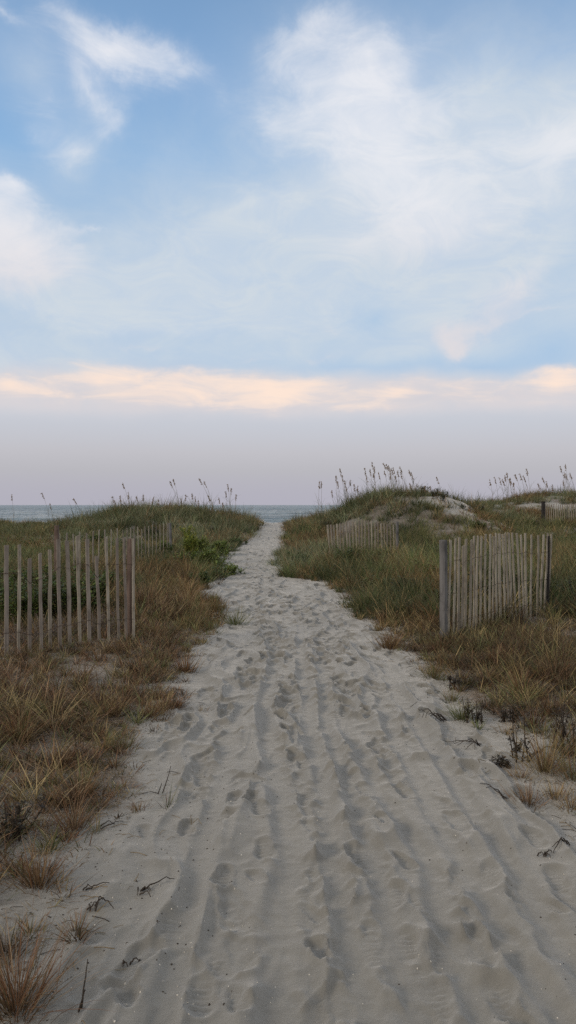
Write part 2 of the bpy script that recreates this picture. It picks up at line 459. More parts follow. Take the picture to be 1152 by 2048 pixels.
foam = N(nt, 'ShaderNodeMath', {0: mrange(nt, pz, -1.22, -.95, 0, 1), 1: mrange(nt, wv2_, .4, .6, .2, 1)}, operation='MULTIPLY').outputs[0]
sepw = N(nt, 'ShaderNodeSeparateXYZ', {0: P_}).outputs[1]
near = mrange(nt, sepw, 700, 120, .12, .8)
ff = N(nt, 'ShaderNodeMath', {0: foam, 1: near}, operation='MULTIPLY').outputs[0]
sc_ = mixc(nt, mrange(nt, wv1, .35, .6), (.035, .07, .09), (.17, .23, .25))
sc_ = mixc(nt, ff, sc_, (.55, .58, .58))
bs = N(nt, 'ShaderNodeBsdfPrincipled', {'Base Color': sc_, 'Roughness': .28, 'IOR': 1.33, 'Normal': b2.outputs[0]})
nt.links.new(bs.outputs[0], out.inputs[0])


def blade_mat(name, rough=.6, trans=.3):
    m, nt, out = new_mat(name)
    a = N(nt, 'ShaderNodeAttribute', attribute_name='tint').outputs['Color']
    nz = N(nt, 'ShaderNodeTexNoise', {'Vector': N(nt, 'ShaderNodeNewGeometry').outputs['Position'], 'Scale': 60.0, 'Detail': 3}).outputs['Fac']
    cc = mixc(nt, mrange(nt, nz, .3, .7, 0, .35), a, mixc(nt, 1.0, a, (1.5, 1.3, 1.0), 'MULTIPLY'))
    p = N(nt, 'ShaderNodeBsdfPrincipled', {'Base Color': cc, 'Roughness': rough, 'Specular IOR Level': .25})
    t = N(nt, 'ShaderNodeBsdfTranslucent', {'Color': cc})
    mx = N(nt, 'ShaderNodeMixShader', {0: trans, 1: p.outputs[0], 2: t.outputs[0]})
    nt.links.new(mx.outputs[0], out.inputs[0])
    return m


m_blade = blade_mat("grass_blades", .55, .14)
m_leaf = blade_mat("leaves", .5, .3)


def wood_mat(name, c1, c2, c3):
    m, nt, out = new_mat(name)
    tcx = N(nt, 'ShaderNodeTexCoord').outputs['Object']
    oi = N(nt, 'ShaderNodeObjectInfo')
    v = N(nt, 'ShaderNodeVectorMath', {0: tcx, 1: N(nt, 'ShaderNodeCombineXYZ', {0: N(nt, 'ShaderNodeMath', {0: oi.outputs['Random'], 1: 37.0}, operation='MULTIPLY').outputs[0]}).outputs[0]}, operation='ADD').outputs[0]
    mp = N(nt, 'ShaderNodeMapping', {'Vector': v, 'Scale': (60, 60, 3)}).outputs[0]
    g = N(nt, 'ShaderNodeTexNoise', {'Vector': mp, 'Scale': 1.0, 'Detail': 5, 'Roughness': .65}).outputs['Fac']
    mp2 = N(nt, 'ShaderNodeMapping', {'Vector': v, 'Scale': (8, 8, 5)}).outputs[0]
    g2 = N(nt, 'ShaderNodeTexNoise', {'Vector': mp2, 'Scale': 1.0, 'Detail': 4, 'Roughness': .6}).outputs['Fac']
    cc = mixc(nt, mrange(nt, g, .3, .7), c1, c2)
    cc = mixc(nt, mrange(nt, g2, .45, .7, 0, .8), cc, c3)
    cc = mixc(nt, mrange(nt, oi.outputs['Random'], .2, 1, 0, .5), cc, mixc(nt, 1.0, cc, (.55, .52, .5), 'MULTIPLY'))
    b = N(nt, 'ShaderNodeBump', {'Strength': .7, 'Distance': .002, 'Height': g})
    p = N(nt, 'ShaderNodeBsdfPrincipled', {'Base Color': cc, 'Roughness': .85, 'Specular IOR Level': .2, 'Normal': b.outputs[0]})
    nt.links.new(p.outputs[0], out.inputs[0])
    return m


m_slat = wood_mat("weathered_slat_wood", (.30, .27, .22), (.48, .44, .37), (.18, .155, .13))
m_slat_grey = wood_mat("grey_slat_wood", (.24, .21, .185), (.37, .33, .29), (.19, .165, .145))
m_post_grey = wood_mat("grey_post_wood", (.12, .12, .125), (.21, .21, .215), (.08, .08, .082))
m_post_red = wood_mat("reddish_post_wood", (.11, .08, .068), (.19, .145, .125), (.07, .05, .042))
m_post_dark = wood_mat("dark_post_wood", (.03, .028, .03), (.06, .055, .055), (.02, .02, .02))


def plain_mat(name, c_, rough=.8, metal=0.0, scale=25.0):
    m, nt, out = new_mat(name)
    tcx = N(nt, 'ShaderNodeTexCoord').outputs['Object']
    g = N(nt, 'ShaderNodeTexNoise', {'Vector': tcx, 'Scale': scale, 'Detail': 5, 'Roughness': .7}).outputs['Fac']
    cc = mixc(nt, mrange(nt, g, .3, .7), tuple(v * .6 for v in c_), tuple(min(v * 1.35, 1) for v in c_))
    p = N(nt, 'ShaderNodeBsdfPrincipled', {'Base Color': cc, 'Roughness': rough, 'Metallic': metal, 'Specular IOR Level': .25})
    nt.links.new(p.outputs[0], out.inputs[0])
    return m


m_wire = plain_mat("rusty_wire", (.10, .07, .05), .6, .5)
m_twig = plain_mat("dead_twig_bark", (.05, .04, .032))
m_grey_stem = plain_mat("dead_grey_stem", (.15, .125, .105))
m_stem = plain_mat("oat_stem", (.19, .15, .09))
m_seed = plain_mat("oat_seed_head", (.27, .20, .135), scale=60)
m_shell = plain_mat("shell_bits", (.55, .52, .46), .5)
m_strawbit = plain_mat("straw_litter", (.24, .18, .10))


# ------------------------------------------------------------------ mesh helpers
def tag(o, label=None, cat=None, group=None, kind=None):
    if label: o['label'] = label
    if cat: o['category'] = cat
    if group: o['group'] = group
    if kind: o['kind'] = kind
    return o


def mesh_np(name, verts, faces, sizes, mat, smooth=False, tint=None):
    me = bpy.data.meshes.new(name)
    verts = np.asarray(verts, np.float32); faces = np.asarray(faces, np.int32).ravel()
    sizes = np.asarray(sizes, np.int32)
    me.vertices.add(len(verts)); me.vertices.foreach_set('co', verts.ravel())
    me.loops.add(len(faces)); me.loops.foreach_set('vertex_index', faces)
    me.polygons.add(len(sizes))
    st_ = np.zeros(len(sizes), np.int32); st_[1:] = np.cumsum(sizes)[:-1]
    me.polygons.foreach_set('loop_start', st_); me.polygons.foreach_set('loop_total', sizes)
    if smooth: me.polygons.foreach_set('use_smooth', np.ones(len(sizes), bool))
    me.update(calc_edges=True)
    if tint is not None:
        at = me.color_attributes.new('tint', 'FLOAT_COLOR', 'POINT')
        cc = np.ones((len(verts), 4), np.float32); cc[:, :3] = tint
        at.data.foreach_set('color', cc.ravel())
    me.materials.append(mat)
    return me


def link(name, me, parent=None, loc=None):
    o = bpy.data.objects.new(name, me); COL.objects.link(o)
    if parent is not None: o.parent = parent
    if loc is not None: o.location = loc
    return o


def empty(name, loc=(0, 0, 0), rz=0):
    o = bpy.data.objects.new(name, None); COL.objects.link(o); o.location = loc; o.rotation_euler = (0, 0, rz)
    o.empty_display_size = .1
    return o


class MB:
    def __init__(s): s.v = []; s.f = []; s.n = []; s.t = []; s.c = 0

    def add(s, v, f, n, t=None):
        v = np.asarray(v, float); s.v.append(v); s.f.append(np.asarray(f).ravel() + s.c); s.n.append(np.asarray(n))
        if t is not None: s.t.append(np.broadcast_to(np.asarray(t, float), (len(v), 3)))
        s.c += len(v)

    def mesh(s, name, mat, smooth=False):
        return mesh_np(name, np.concatenate(s.v), np.concatenate(s.f), np.concatenate(s.n), mat, smooth, np.concatenate(s.t) if s.t else None)


def tube(mb, pts, rad, sides=5, tint=None):
    pts = np.asarray(pts, float); n = len(pts); rad = np.broadcast_to(rad, n)
    d = np.gradient(pts, axis=0); d /= np.linalg.norm(d, axis=1)[:, None] + 1e-9
    ref = np.array([0.13, .21, 1.0]) if abs(d[0, 2]) < .8 else np.array([1.0, .1, 0])
    u = np.cross(d, ref); u /= np.linalg.norm(u, axis=1)[:, None] + 1e-9; w = np.cross(d, u)
    a = np.linspace(0, 2 * np.pi, sides, endpoint=False)
    v = pts[:, None, :] + rad[:, None, None] * (np.cos(a)[None, :, None] * u[:, None, :] + np.sin(a)[None, :, None] * w[:, None, :])
    f = []
    for i in range(n - 1):
        for k in range(sides):
            k2 = (k + 1) % sides
            f.append((i * sides + k, i * sides + k2, (i + 1) * sides + k2, (i + 1) * sides + k))
    mb.add(v.reshape(-1, 3), f, [4] * len(f), tint)
    mb.f[-1] = mb.f[-1]
    # caps
    mb.add(v[0], list(range(sides))[::-1], [sides], tint)
    mb.add(v[-1], list(range(sides)), [sides], tint)


def blades(root, h, w, lean, laz, bend, tint, segs=3, tipfade=None):
    """tapered ribbons. root (n,3); h,w,lean,laz,bend (n,); tint (n,3)"""
    n = len(root)
    t = np.linspace(0, 1, segs + 1)
    ld = np.stack([np.cos(laz), np.sin(laz)], 1)
    ang = lean[:, None] + bend[:, None] * t[None, :]
    seg = h[:, None] / segs
    hx = np.concatenate([np.zeros((n, 1)), np.cumsum(np.sin(ang[:, 1:]) * seg, 1)], 1)
    hz = np.concatenate([np.zeros((n, 1)), np.cumsum(np.cos(ang[:, 1:]) * seg, 1)], 1)
    cx_ = root[:, None, 0] + hx * ld[:, None, 0]; cy_ = root[:, None, 1] + hx * ld[:, None, 1]; cz_ = root[:, None, 2] + hz
    fa = rng.uniform(0, 2 * np.pi, n)
    wd = np.stack([np.cos(fa), np.sin(fa)], 1)
    wp = w[:, None] * np.array([.8, 1, .75, .45, .2][:segs] if segs > 2 else [.9, .8])[None, :] * .5
    nv = 2 * segs + 1
    V = np.zeros((n, nv, 3), np.float32)
    for k in range(segs):
        for s_i, sg in ((0, -1), (1, 1)):
            V[:, 2 * k + s_i, 0] = cx_[:, k] + sg * wp[:, k] * wd[:, 0]
            V[:, 2 * k + s_i, 1] = cy_[:, k] + sg * wp[:, k] * wd[:, 1]
            V[:, 2 * k + s_i, 2] = cz_[:, k]
    V[:, -1, 0] = cx_[:, -1]; V[:, -1, 1] = cy_[:, -1]; V[:, -1, 2] = cz_[:, -1]
    f = []; sz = []
    for k in range(segs - 1):
        f += [2 * k, 2 * k + 1, 2 * k + 3, 2 * k + 2]; sz.append(4)
    f += [2 * segs - 2, 2 * segs - 1, 2 * segs]; sz.append(3)
    F = (np.array(f)[None, :] + (np.arange(n) * nv)[:, None]).ravel()
    SZ = np.tile(sz, n)
    T = np.repeat(tint[:, None, :], nv, 1)
    if tipfade is not None:
        k = np.repeat(np.linspace(0, 1, segs + 1), 2)[:nv]
        T = T * (1 - k[None, :, None]) + T * np.asarray(tipfade)[None, None, :] * k[None, :, None]
    return V.reshape(-1, 3), F, SZ, T.reshape(-1, 3)


# ------------------------------------------------------------------ ground, sea
def pix(x, y): return CX + FPX * x / y


idx = np.arange(NX * NY).reshape(NY, NX)
F = np.stack([idx[:-1, :-1], idx[:-1, 1:], idx[1:, 1:], idx[1:, :-1]], -1).reshape(-1, 4)
me = mesh_np("ground", np.stack([X, Y, Z], -1).reshape(-1, 3), F, np.full(len(F), 4), m_sand, True)
cover = ss(-.02, .35, O) * (1 - BD) * ss(48, 46, Y) * (.55 + .6 * ss(-.3, .3, fbm(X * 1.2, Y * 1.2, 14, 3)))
cover *= np.where((X > 0) & (Y < 5.6), .25 + .75 * ss(.2, 1.3, O), 1) * np.where((X < 0) & (Y < 4.2), .6, 1)
at = me.attributes.new('cover', 'FLOAT', 'POINT'); at.data.foreach_set('value', cover.astype(np.float32).ravel())
tag(link("ground", me), "pale sand path and dune ground", kind="structure")
del F, idx

sea_y = np.concatenate([np.arange(90, 330, .9), np.arange(330, 700, 1.8), np.geomspace(702, 60000, 60)])
fan = np.concatenate([-np.geomspace(12, .62, 26), np.linspace(-.6, .6, 241), np.geomspace(.62, 12, 26)])
SX = fan[None, :] * (sea_y[:, None] + 40); SY = np.repeat(sea_y[:, None], len(fan), 1)
sw = SY + 9 * fbm(SX * .02, SY * .015, 205, 3) + 2.5 * fbm(SX * .09, SY * .05, 206, 2)
crest = (.5 + .5 * np.sin(sw * 2 * np.pi / 19)) ** 3 * (.25 + 1.0 * vnoise(SX * .035, SY * .03, 207)) + .35 * (1 - np.abs(fbm(SX * .10, SY * .22, 208, 3)) * 2) + .22 * fbm(SX * .3, SY * .6, 210, 2)
SZ = -1.55 + .55 * crest * ss(1500, 500, SY)
idx = np.arange(SX.size).reshape(SX.shape)
F = np.stack([idx[:-1, :-1], idx[:-1, 1:], idx[1:, 1:], idx[1:, :-1]], -1).reshape(-1, 4)
tag(link("sea", mesh_np("sea", np.stack([SX, SY, SZ], -1).reshape(-1, 3), F, np.full(len(F), 4), m_sea, True)),
    "grey blue sea reaching the horizon", kind="structure")

# ------------------------------------------------------------------ grass cover
PAL = {
    'rust': [(.165, .092, .056), (.125, .078, .050), (.19, .128, .084), (.075, .054, .04), (.22, .172, .12), (.10, .082, .048)],
    'brown': [(.13, .085, .045), (.18, .12, .065), (.10, .07, .04), (.21, .15, .085), (.10, .095, .04)],
    'darkbrown': [(.055, .038, .025), (.085, .052, .034), (.04, .033, .024), (.12, .075, .045), (.055, .055, .03)],
    'olive': [(.105, .122, .055), (.135, .14, .065), (.09, .108, .05), (.165, .155, .085), (.075, .10, .045)],
    'green': [(.08, .12, .045), (.105, .145, .06), (.06, .095, .038), (.13, .155, .075), (.18, .17, .10)],
    'dark': [(.045, .065, .028), (.06, .08, .035), (.035, .05, .024), (.085, .09, .045), (.10, .085, .05)],
    'dune': [(.105, .142, .085), (.135, .16, .10), (.08, .11, .066), (.165, .18, .12), (.22, .21, .15)],
    'straw': [(.28, .23, .13), (.22, .18, .10), (.18, .15, .08), (.13, .13, .06)],
}
PN = list(PAL)
PA = np.zeros((len(PN), 6, 3))
for i, k in enumerate(PN):
    for j in range(6): PA[i, j] = PAL[k][j % len(PAL[k])]
# picture point, palette, height, blades per square metre at that distance
CP = [(20, 1400, 'rust', .24, 1), (150, 1480, 'rust', .20, 1), (300, 1400, 'rust', .18, 1), (60, 1650, 'rust', .18, .8), (30, 1900, 'rust', .18, .55), (200, 1600, 'rust', .15, .7),
      (350, 1310, 'rust', .20, .9), (200, 1370, 'rust', .22, 1), (60, 1335, 'rust', .16, 1), (160, 1320, 'rust', .15, 1), (240, 1290, 'rust', .17, 1), (330, 1230, 'rust', .28, 1), (400, 1240, 'brown', .22, .8), (300, 1170, 'brown', .30, 1), (400, 1200, 'brown', .25, .8),
      (350, 1150, 'dark', .32, 1), (430, 1150, 'green', .35, 1), (100, 1230, 'dark', .35, 1), (200, 1200, 'dark', .32, 1), (20, 1150, 'olive', .35, 1), (20, 1080, 'olive', .28, 1), (90, 1060, 'olive', .26, 1),
      (130, 1110, 'green', .30, 1), (250, 1090, 'dune', .28, 1), (350, 1085, 'dune', .3, 1), (300, 1095, 'green', .25, 1), (450, 1070, 'dune', .5, 1), (470, 1050, 'dune', .5, 1), (510, 1048, 'brown', .25, .6),
      (250, 1040, 'dune', .55, 1), (380, 1040, 'dune', .55, 1), (180, 1045, 'dune', .45, 1),
      (590, 1070, 'green', .45, 1), (600, 1130, 'dune', .45, 1), (640, 1110, 'dune', .45, 1), (700, 1140, 'green', .40, 1), (660, 1085, 'brown', .25, 1), (720, 1085, 'dune', .25, 1), (780, 1085, 'olive', .28, 1), (720, 1105, 'dune', .25, 1), (800, 1150, 'green', .42, 1), (720, 1150, 'dark', .38, 1),
      (720, 1200, 'dark', .30, 1), (800, 1220, 'dark', .34, 1), (860, 1180, 'green', .38, 1), (770, 1270, 'brown', .26, .7), (850, 1300, 'darkbrown', .22, 1), (950, 1310, 'darkbrown', .20, 1), (950, 1350, 'darkbrown', .26, 1), (1100, 1330, 'darkbrown', .28, 1), (1070, 1260, 'darkbrown', .24, 1),
      (870, 1370, 'brown', .2, .5), (1000, 1400, 'darkbrown', .20, .7), (1120, 1450, 'darkbrown', .25, .8), (1130, 1550, 'rust', .2, .6), (1080, 1500, 'brown', .16, .5), (1000, 1230, 'dark', .34, 1), (1130, 1230, 'dark', .4, 1),
      (1000, 1130, 'green', .4, 1), (1130, 1130, 'olive', .42, 1), (850, 1090, 'olive', .38, 1), (1000, 1060, 'olive', .36, 1), (1130, 1070, 'olive', .38, 1), (820, 1050, 'olive', .38, .9),
      (650, 1050, 'dune', .5, 1), (700, 1030, 'dune', .5, 1), (760, 1020, 'dune', .45, 1), (800, 1010, 'dune', .42, 1), (860, 1040, 'olive', .35, .6), (900, 1040, 'olive', .3, .5),
      (1000, 1025, 'dune', .5, 1), (1060, 1020, 'brown', .35, .7), (1120, 1020, 'dune', .4, .8)]
cpw = np.array([px2w(a, b) for a, b, *_ in CP]); cpt = np.array([PN.index(c_[2]) for c_ in CP]); cph = np.array([c_[3] for c_ in CP]); cpd = np.array([c_[4] for c_ in CP])
cpu = np.stack([np.arctan2(cpw[:, 0], cpw[:, 1]) * 4.5, np.log(cpw[:, 1]) * 2.6], 1)


def grass_mass(name, label, y0, y1, dens, w_mm, segs, cl_r, cl_n, halfw, margin=1.0, lean_s=.35, hmul=1.0, tall=True):
    """scatter clumps of blades between two distances from the camera"""
    out = []
    # clump centres
    area = (y1 - y0) * (halfw(y0) + halfw(y1))
    ncl = int(area * dens / cl_n)
    yy = y0 + (y1 - y0) * rng.random(ncl); hw = halfw(yy)
    keep = rng.random(ncl) < hw / max(halfw(y0), halfw(y1)) if True else None
    yy = yy[keep]; hw = hw[keep]
    xx = rng.uniform(-1, 1, len(yy)) * hw
    u = np.stack([np.arctan2(xx, yy) * 4.5, np.log(yy) * 2.6], 1) + rng.normal(0, .07, (len(yy), 2))
    d = ((u[:, None, :] - cpu[None]) ** 2).sum(-1)
    best = d.argmin(1)
    w = np.exp(-d * 10); w /= w.sum(1, keepdims=True) + 1e-12
    H_ = (w * cph).sum(1); D_ = (w * cpd).sum(1); T_ = cpt[best]
    o = outside(xx, yy)
    p = ss(-.04, .22, o) * D_ * (1 - bare_dune(xx, yy)) * ss(48, 46.5, yy)
    pat = fbm(xx * .9, yy * .9, 33, 3); p = p * np.clip(.85 + 1.0 * pat, .25, 1) * np.where((xx < 0) & (yy < 8), np.clip(1.3 + 1.6 * fbm(xx * 2.6, yy * 2.6, 37, 2), .4, 1), 1) * np.where(yy > 15, np.clip(1.0 + 1.3 * fbm(xx * .8, yy * .5, 38, 3), .42, 1), 1)
    near_l = (xx < 0) & (yy < 7)
    p = np.where(near_l, p * ss(-.08, .3, o), p)
    p = np.where((xx > 0) & (yy < 5.2), p * (.12 + .88 * ss(.25, 1.0, o)), p)
    k = rng.random(len(xx)) < p
    xx, yy, H_, T_, o = xx[k], yy[k], H_[k], T_[k], o[k]
    m = len(xx); cnt = rng.integers(int(cl_n * .6), int(cl_n * 1.4) + 1, m)
    ci = np.repeat(np.arange(m), cnt); n = len(ci)
    r = np.abs(rng.normal(0, 1, n)) * cl_r * rng.uniform(.6, 1.4, m)[ci]; a = rng.uniform(0, 2 * np.pi, n)
    x = xx[ci] + r * np.cos(a); y = yy[ci] + r * np.sin(a)
    hs = np.clip(np.exp(rng.normal(0, .36, m)), .4, 2.2)[ci]
    if not tall: T_ = np.where(T_ == PN.index('rust'), PN.index('brown'), PN.index('darkbrown')); tp = T_[ci].copy()
    h = hmul * H_[ci] * hs * rng.uniform(.5, 1.25, n) * (.45 + .55 * ss(0, .7, o[ci]))
    lean = np.abs(rng.normal(0, lean_s, n)) + .5 * np.clip(r / cl_r, 0, 1.5) * lean_s
    laz = a + rng.normal(0, .7, n)
    bend = rng.uniform(.1, 1.0, n)
    tp = T_[ci].copy()
    alt = rng.random(m); ctp = T_.copy()
    IX = PN.index
    warm = (ctp == IX('rust')) | (ctp == IX('brown')) | (ctp == IX('darkbrown'))
    ctp[warm & (alt < .14)] = IX('olive'); ctp[warm & (alt > .86)] = IX('straw'); ctp[warm & (alt > .5) & (alt < .72)] = IX('darkbrown')
    ctp[~warm & (alt < .06)] = IX('brown'); ctp[~warm & (alt > .95)] = IX('straw'); ctp[~warm & (alt > .4) & (alt < .62)] = IX('dark')
    pn_ = fbm(xx * .75, yy * .45, 44, 3)
    far_ = yy > 9.5
    ctp[far_ & ~warm & (pn_ > .16) & (alt < .75)] = IX('dark'); ctp[far_ & ~warm & (pn_ < -.26) & (alt < .6)] = IX('brown')
    tp = ctp[ci]
    flip = rng.random(n) < .035; tp[flip] = IX('straw')
    tint = PA[tp, rng.integers(0, 6, n)] * 1.25 * rng.uniform(.7, 1.3, (n, 1)) * rng.uniform(.65, 1.3, m)[ci][:, None]
    ww = w_mm * .001 * rng.uniform(.6, 1.4, n)
    z = gz(x, y) - .012
    V, F_, SZ, T2 = blades(np.stack([x, y, z], 1), h, ww, lean, laz, bend, tint, segs, (1.15, 1.1, 1.0))
    me = mesh_np(name, V, F_, SZ, m_blade, False, T2)
    tag(link(name, me), label, kind='stuff', cat='grass')
    return n


hw = lambda y: .50 * y + 1.2
tot = 0
tot += grass_mass("dead_grass", "low rust brown dead grass around the near sand and fences", 2.0, 9.5, 8200, 4.6, 3, .032, 34, hw, lean_s=.55, hmul=.78)
tot += grass_mass("mixed_grass", "brown and green grass either side of the path", 9.5, 17, 3600, 6.5, 3, .05, 30, hw)
tot += grass_mass("meadow_grass", "olive green grass in the hollow before the dunes", 17, 28, 1400, 11, 2, .09, 30, hw)
tot += grass_mass("dune_grass", "dark green beach grass covering the dunes", 28, 47.5, 700, 15, 2, .12, 30, hw, lean_s=.3)
tot += grass_mass("grass_thatch", "matted broken dead grass lying low between the tufts", 2.0, 11, 5000, 4.5, 2, .06, 20, hw, lean_s=1.3, hmul=.6, tall=False)
print("blades", tot)

# scattered litter: straw bits and dark debris on the sand beside the path, shell fragments
def litter(name, label, n, size, mat, fn, flat=.35, dark=None):
    mb = MB()
    x = rng.uniform(-4, 4, n * 6); y = 2 + 10 * rng.random(n * 6) ** 1.6
    p = fn(x, y, outside(x, y)); k = rng.random(len(x)) < p; x = x[k][:n]; y = y[k][:n]
    z = gz(x, y)
    for i in range(len(x)):
        s = size * rng.uniform(.4, 1.5); a = rng.uniform(0, 6.3)
        if flat < .2:      # thin sticks
            L = s * 5; c_, s2 = math.cos(a) * L / 2, math.sin(a) * L / 2
            mid = (x[i] + rng.normal(0, L * .1), y[i] + rng.normal(0, L * .1), z[i] + s * .5 + L * .05)
            xa, ya, xb, yb = x[i] - c_, y[i] - s2, x[i] + c_, y[i] + s2
            tube(mb, [(xa, ya, float(gz(xa, ya)) + s * .1), mid, (xb, yb, float(gz(xb, yb)) + s * .3)], s * .11, 3)
        else:
            b = np.array([[math.cos(t), math.sin(t)] for t in (a, a + 1.1, a + 2.3, a + 3.3, a + 4.8)]) * s * rng.uniform(.6, 1.1, (5, 1))
            tl = rng.normal(0, .35, 2)
            lo = [(x[i] + q[0], y[i] + q[1], z[i] + q @ tl - .001) for q in b]
            hi = [(x[i] + q[0] * .7, y[i] + q[1] * .7, z[i] + q @ tl + s * flat) for q in b]
            f = [(j, (j + 1) % 5, 5 + (j + 1) % 5, 5 + j) for j in range(5)]
            mb.add(lo + hi, f, [4] * 5); mb.add(hi, list(range(5)), [5])
    tag(link(name, mb.mesh(name, mat)), label, kind='stuff', cat='litter')


litter("shell_fragments", "tiny white shell fragments scattered over the sand", 1200, .0034, m_shell, lambda x, y, o: np.where((o > -1.0) & (y < 6) & (x < -.1), .9, .25) * (o < .8))
litter("dark_debris", "small dark specks of plant debris along the sand edges", 3000, .004, m_twig, lambda x, y, o: np.clip(.05 + ss(-.9, 0, o), 0, 1) * (o < 1.2))
litter("straw_litter", "broken brown grass stems lying at the path edges", 3600, .011, m_strawbit, lambda x, y, o: ss(-.35, .2, o) * (o < 1.6), .1)
litter("twig_litter", "dark broken twigs lying among the plants beside the path", 1500, .013, m_twig, lambda x, y, o: ss(-.3, .3, o) * (o < 1.8) * np.where(x > 0, 1, .4), .1)

# ------------------------------------------------------------------ slatted sand fences
def slat_mesh(L, w, t, seed):
    r = np.random.default_rng(seed); n = 9; mb = MB()
    zs = np.linspace(-.12, L, n); bow = np.cumsum(r.normal(0, .0022, n)); bow -= np.interp(zs, [zs[0], zs[-1]], [bow[0], bow[-1]])
    bo2 = np.cumsum(r.normal(0, .0025, n)); bo2 -= np.interp(zs, [zs[0], zs[-1]], [bo2[0], bo2[-1]])
    wv_ = w * (1 + r.normal(0, .05, n)); top = r.uniform(-.006, .006)
    v = []
    for i, z in enumerate(zs):
        b = .0015
        hw_, ht = wv_[i] / 2, t / 2
        zz = lambda xx: z + (top * xx / hw_ if i == n - 1 else 0)
        for xx, yy in ((-hw_ + b, -ht), (hw_ - b, -ht), (hw_, -ht + b), (hw_, ht - b), (hw_ - b, ht), (-hw_ + b, ht), (-hw_, ht - b), (-hw_, -ht + b)):
            v.append((xx + bow[i], yy + bo2[i], zz(xx)))
    f = []
    for i in range(n - 1):
        for k in range(8): f.append((i * 8 + k, i * 8 + (k + 1) % 8, (i + 1) * 8 + (k + 1) % 8, (i + 1) * 8 + k))
    mb.add(v, f, [4] * len(f))
    mb.add(v[-8:], list(range(8)), [8])
    return mb


def px_at(px, py, y):
    return Vector(((px - CX) / FPX * y, y, CAMZ + (HORIZON - py) / FPX * y))


def fence(label, slats, posts, line, mats, wire_fr=(.2, .5, .8), width=.038, seed=0):
    """slats: (x_top, y_top, x_bottom) in picture points along a world line; line: ((px, dist), (px, dist))"""
    (pa, da), (pb, db) = line
    A = Vector(((pa - CX) / FPX * da, da, 0)); B = Vector(((pb - CX) / FPX * db, db, 0))

    def on(px):       # where the sight plane through px meets the fence line
        k = (px - CX) / FPX
        dx, dy = B.x - A.x, B.y - A.y
        s = (k * A.y - A.x) / (dx - k * dy)
        return A + (B - A) * s
    ang = math.atan2(B.y - A.y, B.x - A.x)
    root = empty("sand_fence", (A.x, A.y, float(gz(A.x, A.y))))
    tag(root, label, "fence", "slatted sand fences beside the path")
    info = []
    for i, s in enumerate(slats):
        xt, yt, xb = s[:3]; wk = s[3] if len(s) > 3 else 1
        pt = on(xt); pb_ = on(xb)
        zt = CAMZ + (HORIZON - yt) / FPX * pt.y; zb = float(gz(pb_.x, pb_.y))
        L = zt - zb; off = (.0 if i % 2 else .004)
        mb = slat_mesh(L, width * wk * random.uniform(.84, 1.14), .009, seed * 100 + i)
        me = mb.mesh("slat", mats[i % len(mats)])
        nrm = Vector((-math.sin(ang), math.cos(ang), 0))
        o = link("slat", me, root)
        base = Vector((pb_.x, pb_.y, zb)) - root.location + nrm * (off * .5 + random.gauss(0, .0015))
        d = Vector((pt.x - pb_.x, pt.y - pb_.y, L)) + nrm * random.gauss(0, .004)
        d.normalize()
        xax = Vector((math.cos(ang + random.gauss(0, .05)), math.sin(ang + random.gauss(0, .05)), 0)); xax = (xax - d * xax.dot(d)).normalized()
        yax = d.cross(xax)
        M = Matrix((xax, yax, d)).transposed().to_4x4(); M.translation = base
        o.matrix_local = M
        info.append((base, d, L))
    info.sort(key=lambda q: q[0].x)
    for fr in wire_fr:
        for ph in (0, 1):
            mb = MB(); pts = []
            nrm = np.array((-math.sin(ang), math.cos(ang), 0))
            for i, (b_, d, L) in enumerate(info):
                p = np.array(b_ + d * (L * fr)); sgn = 1 if (i + ph) % 2 else -1
                pts.append(p + nrm * sgn * .0075 + np.array([0, 0, .006 * math.sin(i * 1.7)]))
                if i < len(info) - 1:
                    b2, d2, L2 = info[i + 1]; q = np.array(b2 + d2 * (L2 * fr)); pts.append((p + q) / 2 + np.array([0, 0, -.004]))
            tube(mb, pts, .0019, 4)
            link("wire", mb.mesh("wire", m_wire, True), root)
    for (px, ytop, dist, w, mat, kind) in posts:
        p = px_at(px, ytop, dist); zb = float(gz(p.x, p.y)); L = p.z - zb
        mb = MB(); rr = np.random.default_rng(int(px)); n = 8
        if kind == 'round':
            zs = np.linspace(-.2, L, n); tube(mb, [(rr.normal(0, .002), rr.normal(0, .002), z) for z in zs], w / 2 * (1 + rr.normal(0, .03, n)), 10)
        else:
            zs = np.linspace(-.2, L, n); v = []
            for z in zs:
                h_ = w / 2; b = .006; j = rr.normal(0, .0015, 2)
                for xx, yy in ((-h_ + b, -h_), (h_ - b, -h_), (h_, -h_ + b), (h_, h_ - b), (h_ - b, h_), (-h_ + b, h_), (-h_, h_ - b), (-h_, -h_ + b)): v.append((xx + j[0], yy + j[1], z))
            f = [(i * 8 + k, i * 8 + (k + 1) % 8, (i + 1) * 8 + (k + 1) % 8, (i + 1) * 8 + k) for i in range(n - 1) for k in range(8)]
            mb.add(v, f, [4] * len(f)); mb.add(v[-8:], list(range(8)), [8])
        o = link("post", mb.mesh("post", mat), root)
        o.location = Vector((p.x, p.y, zb)) - root.location; o.rotation_euler = (random.gauss(0, .01), random.gauss(0, .012), ang + random.gauss(0, .05))
    return root


